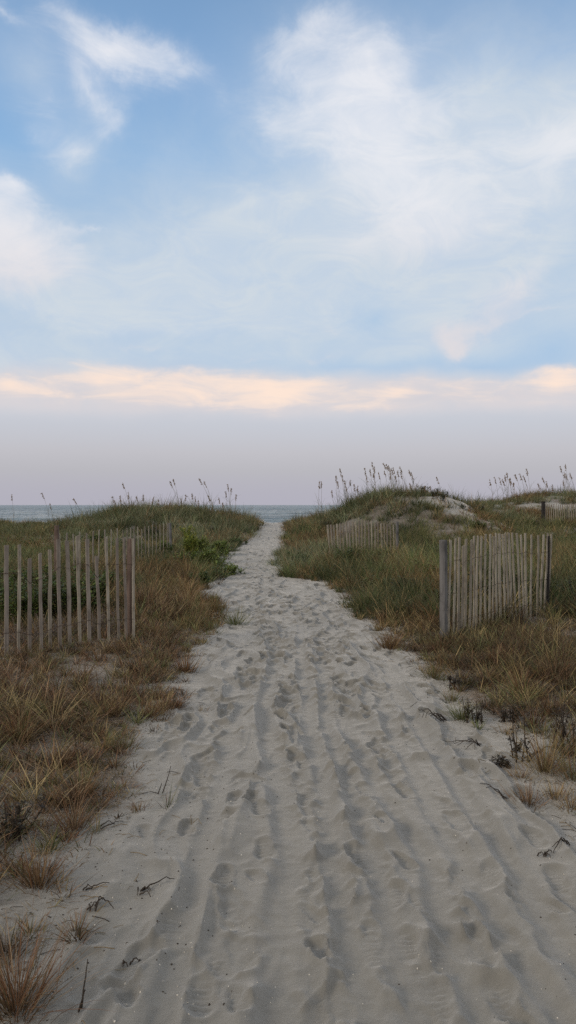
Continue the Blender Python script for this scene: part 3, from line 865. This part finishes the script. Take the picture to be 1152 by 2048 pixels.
zl = lambda x: x / 3.972
zr = lambda x: 860 + x / 3.945
yr = lambda y: 1020 + y / 3.945
LS = [(48, 280, 45), (150, 275, 145), (232, 385, 235), (318, 345, 320), (390, 315, 397), (462, 232, 477), (528, 245, 553), (612, 205, 630), (690, 230, 708), (768, 365, 788), (845, 215, 862), (928, 225, 938), (985, 222, 1000), (1055, 226, 1060)]
sl = [(zl(a), 1020 + b / 3.972, zl(c_)) for a, b, c_ in LS]
sl = [(-100, 1098, -98), (-72, 1092, -75), (-45, 1095, -43), (-20, 1090, -22)] + sl
fence("front left slat fence with wide gaps and a dark reddish end post", sl,
      [(259, 1077, 8.46, .070, m_post_red, 'square')], ((262, 8.4), (10, 7.3)), [m_slat_grey, m_slat_grey, m_slat], (.22, .75), .038, 1)
RT = [160, 203, 235, 267, 291, 323, 352, 382, 412, 440, 473, 503, 524, 549, 575, 596, 620, 650, 682, 717, 757, 803, 853, 900, 934, 962]
RB = [145, 190, 226, 247, 273, 312, 345, 373, 402, 437, 468, 500, 528, 560, 597, 622, 652, 683, 717, 742, 767, 797, 848, 872, 908, 932]
RY = [235, 225, 217, 282, 228, 235, 205, 203, 205, 190, 192, 205, 182, 186, 188, 180, 175, 175, 180, 195, 182, 195, 200, 190, 182, 188]
fence("closely slatted pale leaning fence with a grey board post on the right", [(zr(a), yr(b), zr(c_)) for a, b, c_ in zip(RT, RY, RB)],
      [(888, 1080, 8.56, .070, m_post_grey, 'square'), (1096, 1072, 10.45, .05, m_post_dark, 'round')], ((892, 8.6), (1102, 10.5)), [m_slat], (.16, .45, .78), .046, 2)
xs = np.arange(655, 790, 6.3)
fence("short slat fence at the foot of the big right dune, between path and dune", [(x, 1045 + 4 * math.sin(x * .05) + random.uniform(-1.5, 2), x + random.uniform(-1, 3) + (3 if x < 675 else 0)) for x in xs],
      [(794, 1043, 22.2, .07, m_post_grey, 'square')], ((652, 21.5), (795, 22.3)), [m_slat, m_slat_grey, m_slat], (.3, .7), .050, 3)
xs = np.concatenate([[119, 133, 147, 160, 173, 186, 198, 210, 222, 234], np.arange(246, 340, 7.4)])
fence("half hidden slat fence running behind the front left fence towards the left dune", [(x, np.interp(x, [110, 200, 345], [1068, 1062, 1048]) + random.uniform(-3, 4), x + random.uniform(-2, 2)) for x in xs],
      [(113, 1051, 13.6, .07, m_post_red, 'square'), (341, 1046, 22.0, .09, m_post_grey, 'round')], ((113, 13.6), (342, 22)), [m_slat, m_slat_grey, m_slat], (.3, .7), .055, 4)
xs = np.arange(1090, 1200, 4.4)
fence("distant slat fence below the far right dune with sand showing through", [(x, 1008 + random.uniform(-1, 1.5), x + random.uniform(-.6, .6)) for x in xs],
      [(1086, 1003, 34, .12, m_post_dark, 'square')], ((1086, 34), (1200, 34.6)), [m_slat_grey, m_slat], (.3, .7), .045, 5)

# ------------------------------------------------------------------ tussocks, shrubs, weeds
def tussock_mesh(seed, n, h, spread, pal, w_mm=3.2, lean=.55, segs=4):
    r = np.random.default_rng(seed)
    a = r.uniform(0, 2 * np.pi, n); rr = np.abs(r.normal(0, 1, n)) * spread
    root = np.stack([rr * np.cos(a), rr * np.sin(a), np.full(n, -.015)], 1)
    hh = h * r.uniform(.45, 1.15, n)
    ln = np.abs(r.normal(0, lean, n)) * .7 + .5 * lean * np.clip(rr / spread, 0, 2)
    pn = [PN.index(p) for p in pal]
    tint = PA[np.array(pn)[r.integers(0, len(pn), n)], r.integers(0, 6, n)] * r.uniform(.8, 1.3, (n, 1))
    V, F_, SZ, T2 = blades(root, hh, w_mm * .001 * r.uniform(.6, 1.3, n), ln, a + r.normal(0, .5, n), r.uniform(0, .8, n), tint, segs, (1.35, 1.2, 1.0))
    return mesh_np("grass_tussock", V, F_, SZ, m_blade, False, T2)


def place(o, px, py, rz=0, s=1.0):
    x, y = px2w(px, py)
    o.location = (x, y, float(gz(x, y))); o.rotation_euler = (0, 0, rz); o.scale = (s, s, s)
    return o


TUS = [
    (75, 1778, .24, 190, .045, ('rust', 'rust', 'brown'), "large spiky brown tussock by itself on the grey sand at lower left"),
    (30, 2035, .30, 260, .05, ('rust',), "rust red tussock in the bottom left corner of the picture"),
    (148, 1872, .10, 60, .03, ('straw', 'rust'), "small straw tipped tuft on the sand just above the bottom left corner tussock"),
    (8, 1915, .14, 120, .04, ('darkbrown',), "dark crushed tuft at the left picture edge above the corner tussock"),
    (145, 1665, .20, 170, .05, ('rust',), "rust brown tussock with a yellow green tuft at its right foot"),
    (192, 1665, .10, 40, .02, ('green', 'straw'), "small yellow green tuft at the foot of a rust tussock"),
    (160, 1600, .20, 190, .055, ('rust', 'brown'), "broad reddish tussock standing above a dead curved stem on the left"),
    (25, 1680, .18, 140, .05, ('brown', 'green'), "mixed green and brown tussock at the left picture edge"),
    (225, 1500, .18, 60, .03, ('green', 'straw'), "bright yellow green tuft among brown grass on the left"),
    (250, 1500, .17, 140, .05, ('olive', 'rust'), "olive and brown tussock right of the bright yellow green tuft"),
    (300, 1435, .22, 170, .05, ('rust', 'straw'), "straw tipped tussock at the path edge beside a dark hollow"),
    (215, 1440, .24, 190, .06, ('rust', 'straw'), "fan shaped straw brown tussock left of the dark hollow"),
    (350, 1420, .15, 110, .05, ('rust',), "low reddish tussock leaning onto the path on the left"),
    (405, 1422, .07, 40, .025, ('rust', 'straw'), "thin creeping tuft reaching furthest onto the path on the left"),
    (335, 1618, .16, 30, .02, ('darkbrown', 'green'), "thin dark tuft with upright stem at the left sand edge"),
    (275, 1625, .08, 50, .03, ('rust', 'brown'), "tiny brown tuft just left of the thin dark upright tuft"),
    (120, 1540, .22, 200, .06, ('rust',), "pinkish brown upright tussock in the left grass"),
    (40, 1500, .24, 220, .06, ('rust', 'brown'), "dense brown tussock near the left picture edge"),
    (470, 1250, .30, 120, .09, ('green', 'olive'), "green tuft sprawling sideways onto the path on the left"),
    (430, 1225, .30, 160, .08, ('brown', 'olive'), "upright olive brown tussock where the left grass meets the path"),
    (370, 1345, .22, 160, .06, ('rust',), "round rust tussock on the left edge opposite the pale right fence"),
    (320, 1345, .22, 90, .05, ('olive', 'green'), "greenish upright tussock in the brown grass left of the path"),
    (868, 1362, .26, 190, .05, ('brown', 'olive'), "olive brown tussock standing alone at the right sand edge"),
    (780, 1300, .26, 200, .08, ('rust', 'brown'), "rusty bushy tussock at the right path edge below the dark green clump"),
    (760, 1262, .2, 90, .05, ('brown', 'straw'), "pale brown tuft jutting onto the path on the right"),
    (935, 1375, .16, 130, .05, ('darkbrown', 'green'), "dark low tussock right of the lone olive brown one"),
    (1040, 1395, .30, 190, .06, ('rust', 'brown'), "tall orange brown tussock in front of the pale slat fence"),
    (925, 1438, .20, 160, .05, ('green', 'olive'), "green yellow tussock beside the black dead weeds"),
    (1090, 1545, .34, 220, .055, ('rust', 'straw'), "tall rusty tussock standing on sand at the right"),
    (1060, 1608, .16, 120, .05, ('rust',), "low orange tuft at the lower edge of the right plants"),
    (1115, 1600, .14, 90, .05, ('rust', 'straw'), "small orange tuft between the low orange tuft and the picture edge"),
    (1145, 1620, .14, 110, .05, ('rust', 'straw'), "low spreading tuft at the right picture edge"),
    (1140, 1515, .28, 180, .07, ('olive', 'darkbrown'), "dark olive tussock at the right picture edge"),
    (880, 1310, .22, 220, .09, ('darkbrown', 'rust'), "dark brown tussock at the left foot of the pale slat fence"),
    (990, 1345, .28, 220, .08, ('rust', 'darkbrown'), "red brown tussock at the middle foot of the pale slat fence"),
    (1110, 1380, .34, 240, .09, ('darkbrown', 'rust'), "tall dark tussock right of the pale slat fence"),
    (665, 1180, .22, 90, .06, ('straw', 'rust'), "small straw tuft alone on the sand left of the dark green clump"),
    (690, 1198, .22, 80, .08, ('brown', 'darkbrown'), "low dark tuft touching the path below the small straw tuft"),
    (905, 1402, .18, 120, .05, ('brown', 'olive'), "olive tuft on the right sand edge between the lone tussock and the black weeds"),
    (975, 1420, .20, 150, .05, ('darkbrown', 'rust'), "brown tuft behind the black dead weed clump"),
    (1065, 1455, .24, 170, .06, ('rust', 'darkbrown'), "rusty brown tussock above the tall rusty tussock on the right"),
    (1105, 1440, .26, 200, .06, ('darkbrown', 'brown'), "dark brown tussock under the dense right grass near the picture edge"),
    (1015, 1470, .12, 80, .04, ('brown', 'straw'), "short pale tuft below the low black dead weed"),
    (1045, 1560, .12, 90, .04, ('rust', 'straw'), "short orange tuft just left of the foot of the tall rusty tussock"),
    (1148, 1565, .24, 160, .06, ('rust', 'olive'), "rusty olive tussock at the right picture edge above the spreading tuft"),
    (735, 1222, .42, 300, .14, ('dark', 'green'), "dark green grass clump spilling over the right path edge"),
    (575, 1150, .5, 200, .16, ('dune', 'green'), "bright green grass clump on the right where the path narrows"),
]
for i, (px, py, h, n, sp, pal, lab) in enumerate(TUS):
    d = px2w(px, py)[1]
    o = link("grass_tussock", tussock_mesh(500 + i, int(n * 1.25), h, sp, pal, 3.0 if d < 7 else 5.5))
    place(o, px, py)
    tag(o, lab, "grass tussock", "grass tussocks along the sand")


def shrub(px, py, h, rad, leafc, n_st, n_lf, lsize, label, name="leafy_shrub", cat="shrub", upright=.35, stemmat=None, narrow=False, flowers=None):
    upright = upright + (.25 if rad > .45 else 0)
    x, y = px2w(px, py); root = empty(name, (x, y, float(gz(x, y))))
    tag(root, label, cat)
    r = np.random.default_rng(int(px * 7 + py)); st = MB(); lf = MB(); ends = []
    for i in range(n_st):
        a = r.uniform(0, 2 * np.pi); ln = abs(r.normal(0, upright)); L = h * r.uniform(.6, 1.05)
        rs = min(rad * .3, .12); b = np.array([r.normal(0, rs), r.normal(0, rs), -.03]); pts = [b]
        for k in range(5):
            ln2 = ln + r.normal(0, .08); a += r.normal(0, .15)
            b = b + np.array([math.cos(a) * math.sin(ln2), math.sin(a) * math.sin(ln2), math.cos(ln2)]) * L / 5; pts.append(b)
        pts = np.array(pts); tube(st, pts, np.linspace(.006, .002, 6), 4); ends.append(pts)
        for j in range(2):
            k = r.integers(2, 5); a2 = r.uniform(0, 6.28); q = pts[k]; L2 = L * r.uniform(.15, .35)
            p2 = np.array([q, q + np.array([math.cos(a2) * .6, math.sin(a2) * .6, .5]) * L2 * .5, q + np.array([math.cos(a2), math.sin(a2), 1.1]) * L2 * .8])
            tube(st, p2, [.003, .002, .0015], 3); ends.append(p2)
    link("stem", st.mesh("stem", stemmat or m_twig, True), root)
    E = [np.array(e) for e in ends]; n = n_lf
    pos = np.zeros((n, 3))
    for i in range(n):
        e = E[r.integers(0, len(E))]; t = r.uniform(.15 if len(e) == 6 else 0, 1) * (len(e) - 1); k = min(int(t), len(e) - 2)
        pos[i] = e[k] + (e[k + 1] - e[k]) * (t - k) + r.normal(0, rad * .05, 3)
    a = r.uniform(0, 6.28, n); pt = r.uniform(-.2, 1.0, n) if not narrow else r.uniform(.5, 1.3, n); L = lsize * r.uniform(.6, 1.3, n); w_ = L * (.32 if not narrow else .13)
    dr = np.stack([np.cos(a) * np.cos(pt), np.sin(a) * np.cos(pt), np.sin(pt)], 1)
    sd_ = np.stack([-np.sin(a), np.cos(a), r.normal(0, .4, n)], 1); sd_ /= np.linalg.norm(sd_, axis=1)[:, None]
    V = np.stack([pos, pos + dr * L[:, None] * .45 + sd_ * w_[:, None], pos + dr * L[:, None] - np.array([0, 0, 1]) * L[:, None] * .15, pos + dr * L[:, None] * .45 - sd_ * w_[:, None]], 1)
    cc = np.array(leafc)[r.integers(0, len(leafc), n)] * r.uniform(.7, 1.3, (n, 1))
    F_ = np.arange(n * 4)
    link("foliage", mesh_np("foliage", V.reshape(-1, 3), F_, np.full(n, 4), m_leaf, False, np.repeat(cc, 4, 0)), root)
    if flowers:
        q = .011
        for b in range(n_st):
            e = E[b * 3]; m = 45
            pos = np.stack([e[-1] + np.array([r.normal(0, .02), r.normal(0, .02), r.uniform(-.16, .03)]) for _ in range(m)])
            off = np.array([[1, 0, .3], [0, 1, -.3], [-1, 0, .3], [0, -1, -.3]]) * q
            V = pos[:, None, :] + off[None]
            link("flower_head", mesh_np("flower_head", V.reshape(-1, 3), np.arange(m * 4), np.full(m, 4), m_leaf, False, np.tile(np.array(flowers) * 1.0, (m * 4, 1))), root)
    return root


GB = [(.17, .24, .06), (.12, .18, .05), (.23, .27, .08)]
GD = [(.06, .10, .03), (.08, .12, .04), (.12, .15, .05)]
GM = [(.09, .14, .04), (.065, .105, .03), (.14, .18, .055), (.12, .11, .05)]
DK = [(.04, .034, .026), (.065, .048, .034), (.05, .045, .03)]
shrub(383, 1130, .95, .25, GB + [(.30, .32, .07)], 11, 2600, .09, "tall yellow green plant rising above the bushes left of the path", "flowering_weed", "weed", .12, None, True, (.34, .32, .05))
shrub(418, 1140, .6, .4, GB, 24, 3000, .05, "bright green bush beside the tall yellow green plant, nearest the path")
shrub(462, 1150, .34, .46, GB, 20, 1500, .05, "bright green bush at the path edge right of the tall yellow green plant")
shrub(365, 1145, .5, .4, GB + GD, 20, 2200, .05, "leafy green bush left of the tall yellow green plant")
shrub(395, 1115, .6, .45, GB + [(.28, .32, .08)], 24, 3200, .06, "yellow green bush just behind the tall yellow green plant")
shrub(440, 1112, .5, .45, GB, 22, 2600, .06, "bright green bush on the slope just left of the path bend")
shrub(330, 1120, .5, .3, GD + GB[:1], 16, 1600, .05, "green bush in front of the half hidden left fence end")
shrub(400, 1175, .35, .3, GD, 16, 1300, .04, "dark low bush overhanging the sand left of the path")
shrub(440, 1160, .40, .25, GD, 12, 260, .05, "thin branching weed leaning over the sand beside the dark low bush", upright=.8)
for px, py, h, lab in ((60, 1265, .62, "leafy green weed behind the front left fence, left of its middle"), (130, 1262, .66, "leafy green weed behind the middle of the front left fence"),
                       (190, 1250, .60, "leafy green weed behind the front left fence near its end post"), (5, 1250, .68, "leafy green weed behind the fence at the left picture edge"),
                       (100, 1210, .55, "leafy green weed in the second row behind the front left fence, left"), (210, 1205, .5, "leafy green weed in the second row behind the front left fence, right"),
                       (40, 1200, .5, "leafy green weed in the second row at the left picture edge")):
    shrub(px, py, h, .34, GM, 26, 2300, .05, lab, "leafy_weed", "weed")
shrub(855, 1180, .45, .3, GB + GD, 18, 1500, .045, "bright green leafy bush just left of the grey board post")
shrub(820, 1165, .4, .3, GD, 16, 1300, .045, "dark green bush left of the bright leafy bush by the board post")
shrub(700, 1145, .55, .4, GD + [(.05, .05, .03)], 20, 1900, .05, "dark bush in front of the short fence on the right")
shrub(650, 1062, .5, .4, [(.13, .10, .05), (.10, .09, .045)], 14, 900, .05, "brown leafed bush left of the short fence on the right")
shrub(520, 1100, .3, .3, GD, 10, 500, .04, "small dark bush at the narrowing path") if False else None
for px, py, h, lab in ((932, 1024, .38, "dark shrub in the sandy saddle between the two right dunes, left"), (960, 1028, .42, "dark shrub in the sandy saddle between the two right dunes, right")):
    shrub(px, py, h, .5, [(.09, .10, .06), (.07, .08, .05)], 16, 420, .06, lab, "dune_shrub", upright=.7)
GY1 = [(.13, .16, .07), (.10, .13, .055), (.17, .18, .08)]
GX1 = [(.06, .075, .035), (.05, .06, .03), (.08, .09, .04)]
for px, py, h, r_, lc, lab in ((955, 1222, .48, .5, GX1, "dark bushy weed behind the left half of the pale slat fence"), (1010, 1218, .5, .5, GX1, "dark bushy weed behind the middle of the pale slat fence"),
                               (1060, 1212, .45, .5, GX1, "dark bushy weed behind the right half of the pale slat fence"), (1135, 1215, .5, .5, GX1, "dark bushy weed right of the pale slat fence"),
                               (905, 1228, .42, .4, GX1, "dark bushy weed behind the grey board post"),
                               (600, 1130, .4, .5, GD, "green weed at the right path edge where it narrows"), (760, 1140, .42, .5, GY1, "yellowish green bush below the short right fence"),
                               (870, 1120, .4, .6, GY1, "yellowish green bush between the short right fence and the pale one"), (960, 1062, .4, .8, GY1, "yellow green bush in the hollow above the pale fence, left"),
                               (1060, 1058, .4, .8, GD, "dark green bush in the hollow above the pale fence, right"), (1130, 1100, .5, .7, GD, "dark green bush right of the pale fence top"),
                               (300, 1078, .4, .7, GX1, "dark bush behind the half hidden left fence"), (420, 1075, .4, .7, GX1, "dark bush on the slope above the bright green bushes"),
                               (470, 1090, .3, .5, GD, "green bush at the far left path edge"), (60, 1100, .35, .7, GY1, "yellow green weed patch behind the front left fence by the picture edge"),
                               (200, 1095, .4, .7, GD, "green weed between the two left fences"), (820, 1200, .36, .4, GX1, "dark low bush in the green clump left of the grey board post"),
                               (760, 1190, .30, .4, GY1, "low green weed on top of the clump spilling over the right path edge")):
    shrub(px, py, h, r_, lc, 24, 1500, .05 if py > 1110 else .075, lab, "leafy_weed", "weed", .55)
for px, py, h, lab in ((870, 1000, .5, "leafy dark weed on the right shoulder of the big dune, upper"), (885, 1006, .5, "leafy dark weed on the right shoulder of the big dune, lower"),
                       (845, 993, .6, "leafy dark weed behind the bare sand crest of the big dune")):
    shrub(px, py, h, .3, [(.10, .09, .05), (.06, .07, .035)], 10, 420, .06, lab, "dune_weed", "weed", .25)
for px, py, h, lab in ((955, 1448, .22, "black dead weed clump beside the green yellow tussock"), (1010, 1445, .16, "low black dead weed right of the black weed clump"),
                       (1035, 1525, .30, "upright black dead weed left of the tall rusty tussock"), (1130, 1500, .34, "upright black dead weed right of the tall rusty tussock"),
                       (912, 1382, .18, "small black forked weed above the green yellow tussock"), (1000, 1535, .10, "crushed black leaves on the sand left of the tall rusty tussock"),
                       (20, 1690, .22, "dark dead weed at the left picture edge above the big spiky tussock")):
    shrub(px, py, h, .12, DK, 9, 260, .022, lab, "dead_weed", "weed", .5)

for px, py, lab in ((40, 1310, "tangle of grey dead stems at the foot of the front left fence, left"), (110, 1300, "tangle of grey dead stems at the foot of the front left fence, middle"), (195, 1288, "tangle of grey dead stems at the foot of the front left fence, right")):
    shrub(px, py, .34, .5, [(.16, .13, .11), (.10, .085, .07)], 60, 240, .03, lab, "dead_brush", "dead brush", .9, m_grey_stem)
for i, (px, py, h, side) in enumerate(((172, 1045, .75, 'left'), (215, 1032, .8, 'left'), (240, 1028, .95, 'left'), (262, 1026, .9, 'left'), (290, 1026, .85, 'left'), (330, 1034, .6, 'left'), (362, 1034, .65, 'left'), (405, 1034, .7, 'left'), (440, 1036, .75, 'left'), (465, 1040, .7, 'left'), (500, 1045, .6, 'left'),
                                       (640, 1046, .6, 'right'), (672, 1030, .65, 'right'), (705, 1018, .65, 'right'), (740, 1008, .7, 'right'), (772, 1000, .65, 'right'), (800, 996, .6, 'right'), (835, 994, .55, 'right'), (980, 1022, .6, 'far right'), (1010, 1018, .6, 'far right'), (1040, 1012, .6, 'far right'), (1075, 1008, .6, 'far right'), (1145, 1004, .8, 'far right'))):
    o = link("beach_grass_clump", tussock_mesh(800 + i, 150, h, .22, ('dune', 'dark', 'dune', 'dune', 'olive'), 13, .30, 3))
    place(o, px, py)
    tag(o, "tall beach grass clump standing up from the crest of the %s dune" % side, "beach grass", "tall grass clumps on the crest of the %s dune" % side)


def snag(px, py, L, n, label, name="dead_twig", lift=.02, seed=0, flat=True, rot=None, cat="twig", group="dead twigs lying on the sand"):
    x, y = px2w(px, py); r = np.random.default_rng(seed + int(px)); mb = MB(); z0 = float(gz(x, y))
    for i in range(n):
        a = (rot if rot is not None else r.uniform(0, 6.28)) + (r.normal(0, .5) if i else 0)
        b = np.array([x + r.normal(0, .01), y + r.normal(0, .01)]); pts = []
        m = 9; l = L * (1 if i == 0 else r.uniform(.3, .7)); off = 0 if i == 0 else r.uniform(.1, .6) * l
        for k in range(m):
            t = k / (m - 1)
            zz = float(gz(b[0], b[1])) + .004 + (lift * math.sin(t * 3.1) * r.uniform(.6, 1.2) if flat else t * l * .9)
            pts.append((b[0] - x, b[1] - y, zz - z0)); a += r.normal(0, .28); st_ = l / m * (1 if flat else .35)
            b = b + np.array([math.cos(a), math.sin(a)]) * st_
        tube(mb, pts, np.linspace(.0035, .0014, m), 5)
    o = link(name, mb.mesh(name, m_twig, True), None, (x, y, z0)); tag(o, label, cat, group)


snag(280, 1792, .16, 5, "dark curled knot of twig on the sand at lower left", seed=1, rot=-.3)
snag(180, 1830, .10, 4, "small forked black twig left of the curled knot", seed=2)
snag(150, 2030, .15, 2, "upright V shaped dark stem near the bottom left corner", seed=3, flat=False, rot=1.1)
snag(245, 1930, .04, 3, "short stubby dark twig on bare sand near the bottom left", seed=4)
snag(160, 1788, .12, 2, "thin dark twig lying flat beside the big spiky tussock", seed=5, rot=0)
snag(320, 1590, .16, 2, "dark stem curving up at the left path edge", seed=6, flat=False, rot=1.0)
snag(200, 1660, .16, 2, "thin curved dead stem lying right of the yellow green tuft", seed=7, rot=.2)
snag(890, 1445, .30, 8, "tangle of dark dead branches on the sand left of the black weeds", seed=8, rot=3.0, lift=.05)
snag(960, 1490, .30, 5, "dark dead branch lying below the tangle of branches", seed=9, rot=3.2, lift=.03)
snag(1010, 1600, .22, 2, "long thin dark root curving over the sand on the right", seed=10, rot=2.6)
snag(1135, 1700, .14, 3, "short dark root at the right picture edge", seed=11, rot=3.1)
snag(1090, 1720, .05, 4, "tiny pale brown sprig lying on the right sand", seed=12, rot=0)
snag(780, 1282, .22, 5, "dark twig bundle reaching onto the path below the right green clump", seed=13, rot=3.1, lift=.04)
snag(680, 1210, .25, 4, "dark twigs lying on the sand below the small straw tuft", seed=14, rot=3.0, lift=.04)
snag(340, 1390, .18, 5, "dark twigs lying at the left path edge above the straw tipped tussock", seed=15, rot=.1, lift=.03)
snag(515, 1225, .07, 2, "tiny twig standing in the sand in the middle of the path", seed=16, flat=False, rot=1.6)

# ------------------------------------------------------------------ sea oats
def oat(px_top, py_top, px_base, dist, label, group, seed, size=1.0, droop=1):
    """one stalk: foot on the ground at the given distance, seed head at the given height"""
    r = np.random.default_rng(seed)
    xb = (px_base - CX) / FPX * dist; zb = float(gz(xb, dist)); xt = (px_top - CX) / FPX * dist; zt = CAMZ + (HORIZON - py_top) / FPX * dist
    root = empty("sea_oats", (xb, dist, zb)); tag(root, label, "sea oats", group)
    dx = xt - xb; H_ = zt - zb; dyy = r.normal(0, .08)
    t = np.linspace(0, 1, 10)
    pts = np.stack([dx * t ** 1.8, dyy * t, H_ * (t ** .97)], 1)
    mb = MB(); tube(mb, pts, np.linspace(.0060, .0032, 10) * (dist / 32), 4); link("stem", mb.mesh("stem", m_stem, True), root)
    sgn = -1 if dx <= 0 else 1
    hb = MB(); L = .30 * size
    k0 = pts[-1]; dirv = pts[-1] - pts[-2]; dirv /= np.linalg.norm(dirv)
    # head hangs along the last third of the stalk, spikelets on short branches
    for i in range(30):
        f = r.random(); q = k0 - dirv * L * f * 1.0
        sx = r.normal(0, .030) - sgn * -.0 + sgn * .02 * droop; 
        e = q + np.array([sx, r.normal(0, .03), r.uniform(-.075, -.02)]) * size
        w_ = .013 * size * r.uniform(.7, 1.2); m = (q + e) / 2
        ax = (e - q); ax /= np.linalg.norm(ax); side = np.cross(ax, [0, 1, .2]); side /= np.linalg.norm(side); s2 = np.cross(ax, side)
        v = [q, m + side * w_, m + s2 * w_, m - side * w_, m - s2 * w_, e]
        hb.add(v, [0, 1, 2, 0, 2, 3, 0, 3, 4, 0, 4, 1, 5, 2, 1, 5, 3, 2, 5, 4, 3, 5, 1, 4], [3] * 8)
    link("seed_head", hb.mesh("seed_head", m_seed), root)
    # narrow leaves up the stalk
    n = 7; rt = pts[r.integers(0, 5, n)]
    V, F_, SZ, T2 = blades(rt, H_ * r.uniform(.3, .5, n), np.full(n, .011), r.uniform(.15, .5, n), r.uniform(0, 6.3, n), r.uniform(.3, 1.0, n), PA[PN.index('dune'), r.integers(0, 6, n)] * 1.1, 3)
    link("leaf", mesh_np("leaf", V, F_, SZ, m_blade, False, T2), root)


OA = [  # left side
    ("sea oats stalk standing alone above the far left grass by the sea", None, 36, [(25, 988, 28)]),
    ("sea oats stalk with wind bent head against the sea at far left", None, 36, [(84, 985, 100)]),
    ("short sea oats stalk just right of the wind bent one at far left", None, 36, [(100, 1006, 106)]),
    ("sea oats stalk between the far left grass and the left dune", None, 36, [(148, 996, 165)]),
    ("tall sea oats stalk at the highest point of the left dune", None, 35, [(246, 965, 260)]),
    ("thin sea oats stalk on the left dune beside the tallest one", "sea oats on the crest of the left dune", 35, [(272, 992, 278), (230, 1000, 232), (240, 990, 243), (308, 993, 302), (286, 988, 284), (225, 992, 229), (256, 984, 258), (318, 998, 316)]),
    ("sea oats in the leaning pair at the middle of the left dune", "leaning pair of sea oats on the left dune", 35, [(340, 962, 358), (347, 957, 360)]),
    ("short sea oats stalk on the middle of the left dune", "short sea oats on the left dune", 35, [(371, 988, 370), (384, 986, 386), (397, 1000, 398), (390, 992, 393), (362, 996, 364)]),
    ("tall leaning sea oats near the right end of the left dune", "tall leaning sea oats on the left dune", 35, [(398, 956, 425), (408, 962, 428), (417, 990, 428)]),
    ("upright sea oats at the right end of the left dune", "upright sea oats at the right end of the left dune", 36, [(456, 968, 460), (462, 976, 461), (446, 1004, 446), (452, 982, 455), (438, 994, 442), (472, 988, 470)]),
    # right big dune
    ("upright sea oats in the pair on the left foot of the big right dune", "pair of sea oats on the left foot of the big right dune", 33, [(638, 962, 637), (643, 962, 643)]),
    ("sea oats stalk in the small cluster on the left shoulder of the big right dune", "sea oats on the left shoulder of the big right dune", 33, [(672, 950, 675), (680, 936, 690), (684, 950, 692), (692, 972, 697), (664, 980, 668), (716, 970, 716), (676, 962, 680), (700, 958, 704), (708, 968, 711), (690, 960, 694)]),
    ("sea oats stalk on the crest of the big right dune, left of the dense bunch", "sea oats left of the crest bunch", 33, [(729, 936, 735), (740, 938, 745), (744, 924, 752), (749, 932, 750), (757, 944, 764), (733, 950, 738), (747, 946, 751)]),
    ("sea oats stalk in the dense bunch on top of the big right dune", "dense bunch of sea oats on the big right dune", 33, [(767, 925, 785), (772, 928, 788), (777, 930, 790), (782, 936, 792), (786, 934, 795), (795, 940, 798), (799, 932, 812), (780, 944, 784), (790, 950, 796), (803, 942, 808), (769, 940, 776)]),
    ("sea oats stalk right of the dense bunch on the big right dune", "sea oats right of the crest bunch", 33, [(817, 938, 828), (822, 944, 830), (820, 965, 825)]),
    ("sea oats stalk over the bare sand on the right flank of the big dune", "sea oats over the bare sand flank", 33, [(873, 953, 882), (876, 980, 888), (861, 972, 862), (850, 970, 852), (868, 978, 872)]),
    # third dune
    ("sea oats stalk in the long row on the left part of the far right dune", "row of sea oats on the far right dune", 42, [(978, 957, 986), (990, 953, 997), (999, 955, 1008), (1005, 957, 1014), (1010, 950, 1016), (1014, 945, 1018), (1019, 956, 1024), (1022, 955, 1028), (1026, 965, 1029), (1032, 948, 1042), (1040, 946, 1050), (1047, 950, 1058), (1053, 937, 1060)]),
    ("sea oats stalk among the few right of the row on the far right dune", "few sea oats right of the row", 42, [(1085, 953, 1094), (1094, 962, 1098), (1076, 966, 1082), (1104, 968, 1106)]),
    ("sea oats stalk in the bunch near the right picture edge above the distant fence", "bunch of sea oats at the right picture edge", 42, [(1118, 932, 1130), (1132, 927, 1135), (1130, 942, 1133), (1134, 946, 1142), (1140, 944, 1150), (1128, 960, 1130)]),
]
k = 0
for lab, grp, dist, lst in OA:
    for (a, b, c_) in lst:
        k += 1
        oat(a, b, c_, dist + random.uniform(-.8, .8), lab, grp or "single sea oats along the dunes", 900 + k, 1.0 if dist < 40 else 1.25)
